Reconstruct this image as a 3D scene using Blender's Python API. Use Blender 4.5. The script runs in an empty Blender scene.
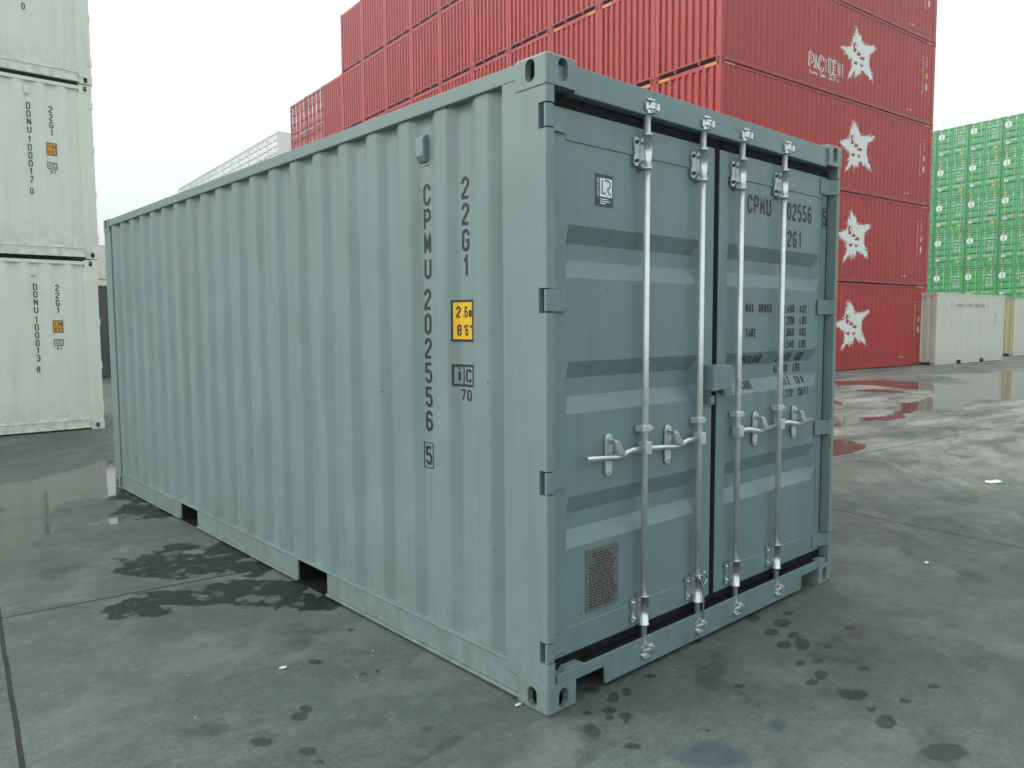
import bpy, math, random
import numpy as np
from mathutils import Vector, Matrix

# ---------------------------------------------------------------- camera, world, sun, exposure
S = bpy.context.scene
COL = S.collection
CAM = (-2.067, -2.0873, 1.566)
CR = Vector((0.74220911, -0.67014245, -0.00589284)); CU = Vector((0.05592914, 0.05317654, 0.99701765)); CF = Vector((0.66783049, 0.74032516, -0.0769486))
cam = bpy.data.cameras.new('camera'); camo = bpy.data.objects.new('camera', cam); COL.objects.link(camo)
M3 = Matrix((CR, CU, -CF)).transposed()
camo.matrix_world = Matrix.Translation(CAM) @ M3.to_4x4()
cam.sensor_width = 36; cam.lens = 36 * 762.93 / 1024; cam.clip_start = .05; cam.clip_end = 3000
S.camera = camo
SUN_EL, SUN_AZ = 35, -50          # azimuth from +Y towards +X, degrees
w = bpy.data.worlds.new('World'); S.world = w; w.use_nodes = True
nt = w.node_tree; bg = nt.nodes['Background']
sky = nt.nodes.new('ShaderNodeTexSky'); sky.sky_type = 'NISHITA'; sky.sun_disc = False
sky.sun_elevation = math.radians(SUN_EL); sky.sun_rotation = math.radians(SUN_AZ)
sky.air_density = 1.5; sky.dust_density = 6; sky.ozone_density = 1
hs = nt.nodes.new('ShaderNodeHueSaturation'); hs.inputs['Saturation'].default_value = .12
mx = nt.nodes.new('ShaderNodeMix'); mx.data_type = 'RGBA'; mx.inputs[0].default_value = .97   # high even cloud over the sky
nt.links.new(sky.outputs[0], hs.inputs['Color']); nt.links.new(hs.outputs[0], mx.inputs[6])
mx.inputs[7].default_value = (10.7, 11.6, 11.35, 1)
nt.links.new(mx.outputs[2], bg.inputs['Color']); bg.inputs['Strength'].default_value = .115
sl = bpy.data.lights.new('sun', 'SUN'); sl.energy = 1.85; sl.angle = math.radians(18); sl.color = (1, .96, .9)
so = bpy.data.objects.new('sun', sl); COL.objects.link(so)
el, az = math.radians(SUN_EL), math.radians(SUN_AZ)
sd = Vector((math.sin(az) * math.cos(el), math.cos(az) * math.cos(el), math.sin(el)))
so.rotation_euler = sd.to_track_quat('Z', 'Y').to_euler()
S.view_settings.view_transform = 'Standard'; S.view_settings.look = 'None'
S.view_settings.exposure = 0.0; S.view_settings.gamma = 1
S.cycles.max_bounces = 6; S.cycles.use_denoising = True

# ---------------------------------------------------------------- materials
def mat(name, col, rough=.5, metal=0, bump=0, bscale=60, var=.06, vscale=2.5, spec=.5, dirt=None):
    m = bpy.data.materials.new(name); m.use_nodes = True
    n = m.node_tree.nodes; l = m.node_tree.links; b = n['Principled BSDF']
    b.inputs['Roughness'].default_value = rough; b.inputs['Metallic'].default_value = metal
    b.inputs['Specular IOR Level'].default_value = spec
    tc = n.new('ShaderNodeTexCoord')
    nz = n.new('ShaderNodeTexNoise'); nz.inputs['Scale'].default_value = vscale; nz.inputs['Detail'].default_value = 6
    l.new(tc.outputs['Object'], nz.inputs['Vector'])
    rp = n.new('ShaderNodeValToRGB'); rp.color_ramp.elements[0].position = .3; rp.color_ramp.elements[1].position = .7
    c0 = [max(0, c * (1 - var)) for c in col]; c1 = [min(1, c * (1 + var)) for c in col]
    rp.color_ramp.elements[0].color = (*c0, 1); rp.color_ramp.elements[1].color = (*c1, 1)
    l.new(nz.outputs['Fac'], rp.inputs['Fac'])
    out = rp.outputs['Color']
    if dirt:
        mp = n.new('ShaderNodeMapping'); mp.inputs['Scale'].default_value = (9, 9, .7); l.new(tc.outputs['Object'], mp.inputs['Vector'])
        n2 = n.new('ShaderNodeTexNoise'); n2.inputs['Scale'].default_value = 1.6; n2.inputs['Detail'].default_value = 8; l.new(mp.outputs[0], n2.inputs['Vector'])
        r2 = n.new('ShaderNodeMapRange'); r2.inputs[1].default_value = .5; r2.inputs[2].default_value = .78; r2.inputs[4].default_value = dirt
        l.new(n2.outputs['Fac'], r2.inputs[0])
        mm = n.new('ShaderNodeMix'); mm.data_type = 'RGBA'; l.new(r2.outputs[0], mm.inputs[0]); l.new(out, mm.inputs[6])
        mm.inputs[7].default_value = (.10, .095, .08, 1); out = mm.outputs[2]
        # road dirt thrown up along the bottom, small scuffs anywhere
        sp = n.new('ShaderNodeSeparateXYZ'); l.new(tc.outputs['Object'], sp.inputs[0])
        rz_ = n.new('ShaderNodeMapRange'); rz_.inputs[1].default_value = .55; rz_.inputs[2].default_value = .0; rz_.inputs[4].default_value = .42; l.new(sp.outputs[2], rz_.inputs[0])
        ng = n.new('ShaderNodeTexNoise'); ng.inputs['Scale'].default_value = 9; ng.inputs['Detail'].default_value = 9; ng.inputs['Roughness'].default_value = .7; l.new(tc.outputs['Object'], ng.inputs['Vector'])
        rg = n.new('ShaderNodeMapRange'); rg.inputs[1].default_value = .42; rg.inputs[2].default_value = .7; l.new(ng.outputs['Fac'], rg.inputs[0])
        mu = n.new('ShaderNodeMath'); mu.operation = 'MULTIPLY'; l.new(rz_.outputs[0], mu.inputs[0]); l.new(rg.outputs[0], mu.inputs[1])
        m3 = n.new('ShaderNodeMix'); m3.data_type = 'RGBA'; l.new(mu.outputs[0], m3.inputs[0]); l.new(out, m3.inputs[6]); m3.inputs[7].default_value = (.075, .07, .055, 1)
        ns = n.new('ShaderNodeTexNoise'); ns.inputs['Scale'].default_value = 26; ns.inputs['Detail'].default_value = 4; l.new(tc.outputs['Object'], ns.inputs['Vector'])
        rs = n.new('ShaderNodeMapRange'); rs.inputs[1].default_value = .735; rs.inputs[2].default_value = .76; rs.inputs[4].default_value = .7; l.new(ns.outputs['Fac'], rs.inputs[0])
        m4 = n.new('ShaderNodeMix'); m4.data_type = 'RGBA'; l.new(rs.outputs[0], m4.inputs[0]); l.new(m3.outputs[2], m4.inputs[6]); m4.inputs[7].default_value = (.06, .05, .045, 1)
        out = m4.outputs[2]
    l.new(out, b.inputs['Base Color'])
    n3 = n.new('ShaderNodeTexNoise'); n3.inputs['Scale'].default_value = 7; n3.inputs['Detail'].default_value = 5; l.new(tc.outputs['Object'], n3.inputs['Vector'])
    r3 = n.new('ShaderNodeMapRange'); r3.inputs[3].default_value = rough * .8; r3.inputs[4].default_value = min(1, rough * 1.2)
    l.new(n3.outputs['Fac'], r3.inputs[0]); l.new(r3.outputs[0], b.inputs['Roughness'])
    if bump:
        n4 = n.new('ShaderNodeTexNoise'); n4.inputs['Scale'].default_value = bscale; n4.inputs['Detail'].default_value = 3; l.new(tc.outputs['Object'], n4.inputs['Vector'])
        bp = n.new('ShaderNodeBump'); bp.inputs['Strength'].default_value = bump; bp.inputs['Distance'].default_value = .004
        l.new(n4.outputs['Fac'], bp.inputs['Height']); l.new(bp.outputs[0], b.inputs['Normal'])
    return m
GREY = mat('grey_green_paint', (.194, .272, .266), .42, bump=.3, bscale=7, var=.06, dirt=.22)
GREY_SHADE = mat('grey_green_shaded_paint', (.166, .252, .268), .40, bump=.3, bscale=7, var=.06, dirt=.2)  # same paint for the door end, its shade and sky tint in the colour
RED = mat('red_paint', (.44, .022, .022), .5, bump=.2, bscale=6, var=.10, dirt=.16)
REDB = mat('red_paint_worn', (.46, .05, .05), .5, bump=.2, bscale=6, var=.12, dirt=.2)
WHITE = mat('off_white_paint', (.76, .80, .73), .45, bump=.2, bscale=6, var=.03, dirt=.10)
CREAM = mat('cream_paint', (.66, .68, .60), .5, bump=.2, bscale=6, var=.04, dirt=.14)
CREAM_SUNLIT = mat('sunlit_cream_paint', (.84, .78, .50), .5, var=.05, dirt=.1)  # cream with warm sunlight put into the colour
GREEN = mat('green_paint', (.020, .40, .080), .45, bump=.2, bscale=6, var=.10, dirt=.12)
FARW = mat('haze_lightened_white_paint', (.85, .87, .85), .5, var=.02)  # white lightened, distant haze and glare put into the colour
FARG = mat('haze_lightened_green_paint', (.66, .76, .70), .5, var=.03)  # green lightened the same way to paint in the haze
GREEN2 = mat('pale_green_paint', (.40, .52, .44), .45, var=.08)
DARK = mat('dark_blue_grey_paint', (.05, .065, .075), .5, var=.1)
ZINC = mat('galvanised_steel', (.62, .67, .67), .30, metal=.9, bump=.3, bscale=40, var=.14, vscale=30)
ZINC2 = mat('dull_zinc_rod', (.68, .73, .72), .32, metal=.6, bump=.2, bscale=40, var=.10, vscale=14)
RUBBER_SHADE = mat('black_rubber_and_shade', (.008, .009, .010), .85, var=.2, spec=.15)  # gasket rubber; also paints the shade in fork pockets and sill gap
INK = mat('black_lettering', (.018, .020, .022), .5, var=.2)
INKW = mat('white_lettering', (.80, .86, .85), .5, var=.04)
YEL = mat('yellow_label', (.82, .47, .012), .45, var=.03)
ORA = mat('orange_label', (.72, .34, .03), .45, var=.03)
BLUE = mat('blue_sticker', (.018, .058, .13), .4, var=.05)
PLATE = mat('grey_data_plate', (.15, .17, .165), .45, metal=.2, var=.12, vscale=20)
UNDER = mat('dark_underframe', (.03, .035, .033), .8, var=.2)
PAPER = mat('white_paper', (.7, .72, .7), .8, var=.05)
WOOD = UNDER

# ---------------------------------------------------------------- mesh builder
class MB:
    def __init__(s): s.v = []; s.f = []; s.sm = []
    def add(s, vs, fs, smooth=False):
        o = len(s.v); s.v += [tuple(map(float, v)) for v in vs]; s.f += [tuple(i + o for i in f) for f in fs]; s.sm += [smooth] * len(fs); return s
    def box(s, x0, x1, y0, y1, z0, z1):
        x0, x1 = sorted((x0, x1)); y0, y1 = sorted((y0, y1)); z0, z1 = sorted((z0, z1))
        return s.add([(x0,y0,z0),(x1,y0,z0),(x1,y1,z0),(x0,y1,z0),(x0,y0,z1),(x1,y0,z1),(x1,y1,z1),(x0,y1,z1)],
                     [(0,3,2,1),(4,5,6,7),(0,1,5,4),(1,2,6,5),(2,3,7,6),(3,0,4,7)])
    def prism(s, pts, z0, z1, ax='z'):
        n = len(pts)
        def P(a, b, c): return {'z': (a, b, c), 'x': (c, a, b), 'y': (a, c, b)}[ax]
        return s.add([P(a, b, z0) for a, b in pts] + [P(a, b, z1) for a, b in pts],
                     [tuple(range(n))[::-1], tuple(range(n, 2 * n))] + [(i, (i + 1) % n, n + (i + 1) % n, n + i) for i in range(n)])
    def tube(s, path, r, n=10, caps=True, flat=1.0):
        path = [Vector(p) for p in path]; rings = []
        for i, p in enumerate(path):
            t = (path[min(i + 1, len(path) - 1)] - path[max(i - 1, 0)]).normalized()
            a = Vector((0, 0, 1)) if abs(t.z) < .9 else Vector((1, 0, 0))
            u = t.cross(a).normalized(); v = t.cross(u).normalized()
            rr = r[i] if isinstance(r, (list, tuple)) else r
            rings.append([p + u * rr * flat * math.cos(2 * math.pi * k / n) + v * rr * math.sin(2 * math.pi * k / n) for k in range(n)])
        vs = [q for g in rings for q in g]
        s.add(vs, [(i * n + k, i * n + (k + 1) % n, (i + 1) * n + (k + 1) % n, (i + 1) * n + k) for i in range(len(path) - 1) for k in range(n)], True)
        if caps:
            o = len(s.v) - len(vs)
            s.f += [tuple(o + k for k in range(n))[::-1], tuple(o + (len(path) - 1) * n + k for k in range(n))]; s.sm += [False, False]
        return s
    def mesh(s, name, m):
        me = bpy.data.meshes.new(name); me.from_pydata(s.v, [], s.f); me.materials.append(m)
        me.polygons.foreach_set('use_smooth', s.sm); me.update(); return me
    def build(s, name, m, parent=None, bevel=0, seg=2):
        return put(name, s.mesh(name, m), parent, bevel, seg)
def put(name, me, parent=None, bevel=0, seg=2, fixn=True):
    o = bpy.data.objects.new(name, me); COL.objects.link(o)
    if parent: o.parent = parent
    if fixn and len(me.polygons) < 6000:
        import bmesh
        bm = bmesh.new(); bm.from_mesh(me)
        if len(bm.faces) > 1: bmesh.ops.recalc_face_normals(bm, faces=bm.faces)
        bm.to_mesh(me); bm.free()
    if bevel:
        b = o.modifiers.new('bevel', 'BEVEL'); b.width = bevel; b.segments = seg; b.limit_method = 'ANGLE'; b.angle_limit = math.radians(50)
    return o
def thing(name, label, cat, loc=(0, 0, 0), rz=0, group=None):
    o = bpy.data.objects.new(name, None); COL.objects.link(o); o.location = loc; o.rotation_euler = (0, 0, rz)
    o['label'] = label; o['category'] = cat
    if group: o['group'] = group
    return o
def tag(o, label, cat, group=None):
    o['label'] = label; o['category'] = cat
    if group: o['group'] = group
    return o
def kids(o): return [c for c in bpy.data.objects if c.parent == o]
def copy_tree(o, kidmap, parent=None):
    c = o.copy(); COL.objects.link(c)
    if parent: c.parent = parent
    for k in kidmap.get(o.name, []): copy_tree(k, kidmap, c)
    return c
def make_kidmap(root):
    d = {}
    for o in bpy.data.objects:
        if o.parent: d.setdefault(o.parent.name, []).append(o)
    return d

# ---------------------------------------------------------------- stroke lettering
a_, b_ = .3, .15
G = {
 '0': [[(a_,0),(1-a_,0),(1,b_),(1,1-b_),(1-a_,1),(a_,1),(0,1-b_),(0,b_),(a_,0)]],
 'C': [[(1,.3),(1,b_),(1-a_,0),(a_,0),(0,b_),(0,1-b_),(a_,1),(1-a_,1),(1,1-b_),(1,.7)]],
 'P': [[(0,0),(0,1),(1-a_,1),(1,1-b_),(1,.58),(1-a_,.45),(.1,.45)]],
 'M': [[(0,0),(0,1),(.5,.3),(1,1),(1,0)]],
 'N': [[(0,0),(0,1),(1,0),(1,1)]],
 'U': [[(0,1),(0,b_),(a_,0),(1-a_,0),(1,b_),(1,1)]],
 '2': [[(0,.74),(0,1-b_),(a_,1),(1-a_,1),(1,1-b_),(1,.66),(0,.14),(0,0),(1,0)]],
 '5': [[(1,1),(0,1),(0,.58),(1-a_,.58),(1,.44),(1,b_),(1-a_,0),(a_,0),(0,b_),(0,.22)]],
 '6': [[(1,.8),(1,1-b_),(1-a_,1),(a_,1),(0,1-b_),(0,b_),(a_,0),(1-a_,0),(1,b_),(1,.43),(1-a_,.56),(.1,.56)]],
 'G': [[(1,.74),(1,1-b_),(1-a_,1),(a_,1),(0,1-b_),(0,b_),(a_,0),(1-a_,0),(1,b_),(1,.45),(.5,.45)]],
 '1': [[(.2,.78),(.62,1),(.62,0)]],
 'D': [[(0,0),(0,1),(1-a_,1),(1,1-b_),(1,b_),(1-a_,0),(0,0)]],
 '7': [[(0,1),(1,1),(.35,0)]],
 '3': [[(0,.8),(0,1-b_),(a_,1),(1-a_,1),(1,1-b_),(1,.64),(.75,.52),(.4,.52)],[(.8,.5),(1,.4),(1,b_),(1-a_,0),(a_,0),(0,b_),(0,.2)]],
 '8': [[(a_,0),(1-a_,0),(1,b_),(1,.4),(.75,.52),(1,.64),(1,1-b_),(1-a_,1),(a_,1),(0,1-b_),(0,.64),(.25,.52),(0,.4),(0,b_),(a_,0)],[(.3,.52),(.7,.52)]],
 '4': [[(.75,0),(.75,1),(0,.25),(1,.25)]],
 '9': [[(0,.2),(0,b_),(a_,0),(1-a_,0),(1,b_),(1,1-b_),(1-a_,1),(a_,1),(0,1-b_),(0,.58),(a_,.45),(.9,.45)]],
 'A': [[(0,0),(.5,1),(1,0)],[(.2,.3),(.8,.3)]], 'X': [[(0,0),(1,1)],[(0,1),(1,0)]],
 'R': [[(0,0),(0,1),(1-a_,1),(1,1-b_),(1,.6),(1-a_,.48),(.1,.48)],[(.55,.46),(1,0)]],
 'S': [[(1,.78),(1,1-b_),(1-a_,1),(a_,1),(0,1-b_),(0,.62),(1,.4),(1,b_),(1-a_,0),(a_,0),(0,b_),(0,.22)]],
 'K': [[(0,0),(0,1)],[(1,1),(.12,.5),(1,0)]], 'T': [[(0,1),(1,1)],[(.5,.95),(.5,0)]],
 'E': [[(1,1),(0,1),(0,0),(1,0)],[(.1,.52),(.8,.52)]], 'F': [[(1,1),(0,1),(0,0)],[(.1,.52),(.8,.52)]],
 'Y': [[(0,1),(.5,.5),(1,1)],[(.5,.45),(.5,0)]], 'L': [[(0,1),(0,0),(1,0)]], 'I': [[(.5,1),(.5,0)]],
 'B': [[(0,0),(0,1),(.75,1),(1,1-b_),(1,.62),(.75,.52),(1,.4),(1,b_),(.75,0),(0,0)],[(.1,.52),(.7,.52)]],
 'H': [[(0,0),(0,1)],[(1,0),(1,1)],[(.1,.5),(.9,.5)]],
 '.': [[(.45,0),(.45,.1)]], ',': [[(.5,.1),(.35,-.1)]], '-': [[(.1,.5),(.9,.5)]], "'": [[(.5,1),(.5,.75)]], '"': [[(.25,1),(.25,.75)],[(.75,1),(.75,.75)]],
 'm': [[(0,0),(0,.6),(.5,.6),(.5,0)],[(.55,.6),(1,.6),(1,0)]], 'i': [[(.5,0),(.5,.62)],[(.5,.8),(.5,.92)]],
 'c': [[(1,.5),(.8,.62),(.2,.62),(0,.5),(0,.12),(.2,0),(.8,0),(1,.12)]],
 'v': [[(0,.6),(.5,0),(1,.6)]],
}
G['O'] = G['0']
G['J'] = [[(1,1),(1,b_),(1-a_,0),(a_,0),(0,b_),(0,.25)]]
G['V'] = [[(0,1),(.5,0),(1,1)]]
G['W'] = [[(0,1),(.25,0),(.5,.6),(.75,0),(1,1)]]
def ribbon(pts, t, mb, f, lift=0.0, step=None):
    """a painted stroke of width t along a polyline in the plane; f maps (u, v, lift) to the surface"""
    P = []
    for i in range(len(pts) - 1):
        a, b = Vector(pts[i]), Vector(pts[i + 1]); n = max(1, int((b - a).length / step)) if step else 1
        P += [a.lerp(b, k / n) for k in range(n)]
    P.append(Vector(pts[-1])); closed = (P[0] - P[-1]).length < 1e-6
    L, Rr = [], []
    for i, p in enumerate(P):
        d0 = (p - P[i - 1]).normalized() if i > 0 else ((P[-1] - P[-2]).normalized() if closed else None)
        d1 = (P[i + 1] - p).normalized() if i < len(P) - 1 else ((P[1] - P[0]).normalized() if closed else None)
        d0 = d0 or d1; d1 = d1 or d0
        n0 = Vector((-d0.y, d0.x)); n1 = Vector((-d1.y, d1.x)); m = (n0 + n1)
        m = m.normalized() if m.length > 1e-4 else n0
        k = min(2.0, 1 / max(.4, m.dot(n0)))
        L.append(p + m * t / 2 * k); Rr.append(p - m * t / 2 * k)
    n = len(P)
    mb.add([f(q.x, q.y, lift) for q in L] + [f(q.x, q.y, lift) for q in Rr], [(i, i + 1, n + i + 1, n + i) for i in range(n - 1)])
def text(mb, s, u, v, h, wd, f, t=None, gap=.35, step=None, vertical=False, pitch=None, lift=0):
    """lettering: baseline-left at (u, v)"""
    t = t or h * .13
    for i, ch in enumerate(s):
        if ch != ' ':
            for j, st in enumerate(G[ch]):
                ribbon([(u + t / 2 + x * (wd - t), v + t / 2 + y * (h - t)) for x, y in st], t, mb, f, lift + .0002 * j, step)
        if vertical: v -= pitch
        else: u += wd * (1 + gap) * (.55 if ch in ".,'" else 1)
    return u
def patch(mb, u0, u1, v0, v1, f, lift=0, nu=8, nv=1):
    vs = [f(u0 + (u1 - u0) * i / nu, v0 + (v1 - v0) * j / nv, lift) for j in range(nv + 1) for i in range(nu + 1)]
    mb.add(vs, [(j * (nu + 1) + i, j * (nu + 1) + i + 1, (j + 1) * (nu + 1) + i + 1, (j + 1) * (nu + 1) + i) for j in range(nv) for i in range(nu)])

# ---------------------------------------------------------------- container pieces (local frame: door end at y=0, long side x=0)
def plate_hole(mb, P, w_, h_, cu, cv, hw, hh, depth):
    """rect plate with an oval hole; P(u, v, d) maps to space, d goes inwards"""
    N = 6; rect = []
    for k in range(N): rect.append((w_ * k / N, 0))
    for k in range(N): rect.append((w_, h_ * k / N))
    for k in range(N): rect.append((w_ * (1 - k / N), h_))
    for k in range(N): rect.append((0, h_ * (1 - k / N)))
    n = len(rect); ov = []
    for (u, v) in rect:
        a = math.atan2((v - cv) / h_, (u - cu) / w_)
        c, s_ = math.cos(a), math.sin(a)
        r = hw; k = hh - hw
        ov.append((cu + r * c, cv + r * s_ + (k if s_ > 0.01 else (-k if s_ < -.01 else 0))))
    vs = [P(u, v, 0) for u, v in rect] + [P(u, v, 0) for u, v in ov] + [P(u, v, depth) for u, v in ov]
    fs = [(i, (i + 1) % n, n + (i + 1) % n, n + i) for i in range(n)] + [(n + i, n + (i + 1) % n, 2 * n + (i + 1) % n, 2 * n + i) for i in range(n)]
    mb.add(vs, fs)
CASTC = {}
CX, CY, CZ = .162, .178, .118
def casting_mesh(sx, sy, sz, m, W, L, H, fine):
    key = (sx, sy, sz, m.name, W, L, H)
    if key in CASTC: return CASTC[key]
    mb = MB()
    plate_hole(mb, lambda u, v, d: (d, u, v), CY, CZ, .092, .054 if True else 0, .027, .043, .03)
    plate_hole(mb, lambda u, v, d: (u, d, v), CX, CZ, .088, .054, .027, .043, .03)
    plate_hole(mb, lambda u, v, d: (u, v, d), CX, CY, .081, .089, .030, .058, .03)
    mb.add([(CX,0,0),(CX,CY,0),(CX,CY,CZ),(CX,0,CZ)], [(0,1,2,3)]); mb.add([(0,CY,0),(CX,CY,0),(CX,CY,CZ),(0,CY,CZ)], [(0,1,2,3)]); mb.add([(0,0,CZ),(CX,0,CZ),(CX,CY,CZ),(0,CY,CZ)], [(0,1,2,3)])
    # local z=0 is the outer (top or bottom) face
    V = []
    for x, y, z in mb.v:
        V.append((x if sx == 0 else W - x, y if sy == 0 else L - y, z if sz == 0 else H - z))
    mb.v = V; me = mb.mesh('corner_casting', m)
    import bmesh
    bm = bmesh.new(); bm.from_mesh(me); bmesh.ops.remove_doubles(bm, verts=bm.verts, dist=1e-5); bmesh.ops.recalc_face_normals(bm, faces=bm.faces)
    if fine:
        def ext(v):
            c = v.co; return (abs(c.x - (0 if sx == 0 else W)) < 1e-4) + (abs(c.y - (0 if sy == 0 else L)) < 1e-4) + (abs(c.z - (0 if sz == 0 else H)) < 1e-4)
        ed = [e for e in bm.edges if len(e.link_faces) == 2 and e.calc_face_angle(0) > 1 and all(ext(v) >= 2 for v in e.verts)]
        bmesh.ops.bevel(bm, geom=ed, offset=.011, segments=3, affect='EDGES', profile=.5, clamp_overlap=False)
        for q in bm.faces: q.smooth = False
    bm.to_mesh(me); bm.free(); CASTC[key] = me; return me
def castings(root, m, W, L, H, fine=False):
    for sx in (0, 1):
        for sy in (0, 1):
            for sz in (0, 1): put('corner_casting', casting_mesh(sx, sy, sz, m, W, L, H, fine), root, fixn=False)
def profile(P0, inner, slope, pitch, dout, din, r=0):
    """depth of the corrugated sheet at distance t along it; inner flats centred on P0 + k*pitch"""
    def f0(t):
        q = abs((t - P0 + pitch / 2) % pitch - pitch / 2)
        if q < inner / 2: return din
        if q < inner / 2 + slope: return din + (dout - din) * (q - inner / 2) / slope
        return dout
    if not r: return f0
    return lambda t: sum(f0(t + r * k / 3) * wg for k, wg in zip((-3, -2, -1, 0, 1, 2, 3), (1, 2, 3, 4, 3, 2, 1))) / 16
def breaks(t0, t1, P0, inner, slope, pitch):
    T = {t0, t1}
    for k in range(-80, 80):
        for q in (-inner / 2 - slope, -inner / 2, inner / 2, inner / 2 + slope):
            t = P0 + k * pitch + q
            if t0 < t < t1: T.add(t)
    return sorted(T)
def sheet(P, ts, prof, z0, z1, smooth=False):
    mb = MB(); n = len(ts)
    mb.add([P(t, prof(t), z0) for t in ts] + [P(t, prof(t), z1) for t in ts], [(i, i + 1, n + i + 1, n + i) for i in range(n - 1)], smooth); return mb
# ---------------------------------------------------------------- ground
SPOTS = [[0.398, -0.07, 0.016, -0.014, -0.026, -0.022], [0.34, -0.053, 0.016, -0.014, -0.023, -0.02], [0.304, -0.078, 0.021, -0.02, -0.017, -0.014], [0.145, -0.077, 0.018, -0.016, -0.015, -0.014], [0.228, -0.121, 0.023, -0.021, -0.021, -0.018], [0.242, -0.199, 0.02, -0.019, -0.02, -0.017], [0.203, -0.226, 0.01, -0.009, -0.01, -0.009], [0.18, -0.163, 0.015, -0.014, -0.015, -0.013], [0.057, -0.183, 0.026, -0.025, -0.037, -0.033], [0.593, -0.047, 0.025, -0.023, -0.017, -0.013], [0.8, -0.367, 0.016, -0.015, -0.014, -0.009], [1.537, -0.001, 0.026, -0.025, -0.043, -0.025], [1.586, -0.141, 0.032, -0.031, -0.053, -0.029], [1.436, -0.162, 0.028, -0.026, -0.035, -0.02], [1.341, -0.289, 0.027, -0.025, -0.046, -0.025], [1.412, -0.34, 0.031, -0.028, -0.066, -0.034], [1.486, -0.26, 0.022, -0.02, -0.04, -0.021], [1.471, -0.442, 0.018, -0.017, -0.024, -0.011], [1.209, -0.439, 0.017, -0.016, -0.025, -0.013], [1.287, -0.483, 0.017, -0.016, -0.021, -0.01], [1.16, -0.559, 0.022, -0.02, -0.04, -0.02], [1.066, -0.564, 0.022, -0.02, -0.026, -0.014], [1.082, -0.702, 0.024, -0.022, -0.03, -0.014], [1.083, -0.74, 0.044, -0.041, -0.044, -0.02], [1.019, -0.841, 0.015, -0.014, -0.018, -0.008], [0.959, -0.924, 0.03, -0.027, -0.06, -0.024], [1.184, -0.903, 0.02, -0.019, -0.022, -0.009], [0.899, -1.157, 0.061, -0.057, -0.06, -0.02], [1.78, -0.411, 0.022, -0.02, -0.033, -0.014], [1.357, -0.66, 0.025, -0.024, -0.025, -0.011], [1.413, -0.935, 0.019, -0.017, -0.025, -0.009], [1.739, -0.093, 0.02, -0.019, -0.023, -0.012], [1.546, 0.01, 0.03, -0.028, -0.043, -0.025], [0.088, -0.354, 0.025, -0.024, -0.018, -0.014], [0.395, -0.475, 0.008, -0.007, -0.011, -0.007], [-0.729, 0.687, 0.025, -0.023, -0.015, -0.031], [-0.678, 0.727, 0.02, -0.019, -0.016, -0.032], [-0.921, 0.612, 0.031, -0.028, -0.013, -0.029], [-0.821, 0.438, 0.028, -0.025, -0.014, -0.026], [-0.44, 1.104, 0.024, -0.022, -0.013, -0.025], [-0.123, 1.322, 0.016, -0.015, -0.011, -0.02], [-0.274, 0.823, 0.011, -0.01, -0.009, -0.014], [-0.34, 0.843, 0.014, -0.013, -0.009, -0.014], [-0.82, 0.34, 0.014, -0.013, -0.008, -0.014], [0.299, 0.046, 0.032, -0.03, -0.023, -0.02], [1.052, 0.06, 0.043, -0.04, -0.035, -0.024]]
WETS = [[-0.433, 3.11, 0.22, -0.206, -0.109, -0.336], [-0.211, 3.434, 0.131, -0.123, -0.044, -0.127], [-0.115, 4.849, 0.19, -0.18, -0.09, -0.308], [-0.56, 2.363, 0.256, -0.239, -0.059, -0.168], [-0.223, 2.256, 0.264, -0.247, -0.066, -0.152], [-0.841, 2.35, 0.163, -0.152, -0.037, -0.128], [-0.055, 2.641, 0.096, -0.09, -0.07, -0.16], [-0.115, 1.904, 0.169, -0.157, -0.075, -0.149], [0.001, 5.425, 0.17, -0.162, -0.089, -0.314], [-0.046, 3.179, 0.129, -0.121, -0.114, -0.288]]
BLUES = [[0.241, -0.586, 0.093, -0.086, -0.078, -0.051], [0.624, -0.646, 0.017, -0.016, -0.035, -0.019]]
PUDDLES = [[[-0.86, 6.99], [-0.58, 6.91], [0.07, 7.52], [0.4, 7.74], [0.17, 6.34], [-0.06, 5.78], [-0.27, 5.52], [-0.6, 5.62], [-0.78, 5.01], [-0.87, 4.48], [-1.12, 3.81], [-1.33, 3.65]], [[-0.57, 4.73], [-0.37, 4.67], [-0.4, 4.48], [-0.58, 4.53]], [[18.31, 7.58], [19.41, 6.41], [19.1, 5.13], [16.82, 4.37], [17.02, 4.99], [17.3, 5.58], [17.5, 6.32], [16.74, 6.82]], [[22.93, 6.47], [24.32, 5.7], [27.99, 4.94], [16.22, 2.17], [15.25, 2.86], [13.69, 2.75], [12.92, 2.78], [12.84, 3.1], [11.92, 3.08], [10.49, 2.96], [10.33, 3.22], [11.89, 3.35], [13.82, 3.71], [15.51, 3.88], [18.45, 5.03], [19.9, 4.49], [21.89, 5.57]], [[15.93, 5.69], [16.51, 5.26], [16.08, 4.59], [15.73, 4.95]], [[12.98, 5.04], [13.24, 4.9], [12.97, 4.57], [12.12, 4.44], [11.99, 4.57]], [[10.3, 3.76], [10.98, 3.5], [11.37, 3.42], [10.92, 3.03], [10.25, 3.19], [9.21, 3.1], [9.0, 3.14]], [[7.73, 2.54], [8.04, 2.48], [7.69, 1.9], [7.2, 1.79], [6.38, 1.89]]]
def axis(segs):
    out = [segs[0][0]]
    for a, b, st in segs: out += list(np.linspace(a, b, max(1, int(round((b - a) / st))) + 1)[1:])
    return np.array(out)
gx = axis([(-900, -60, 140), (-60, -6, 9), (-6, -2.2, .4), (-2.2, 2.6, .018), (2.6, 9, .06), (9, 30, .12), (30, 90, 6), (90, 900, 135)])
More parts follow.
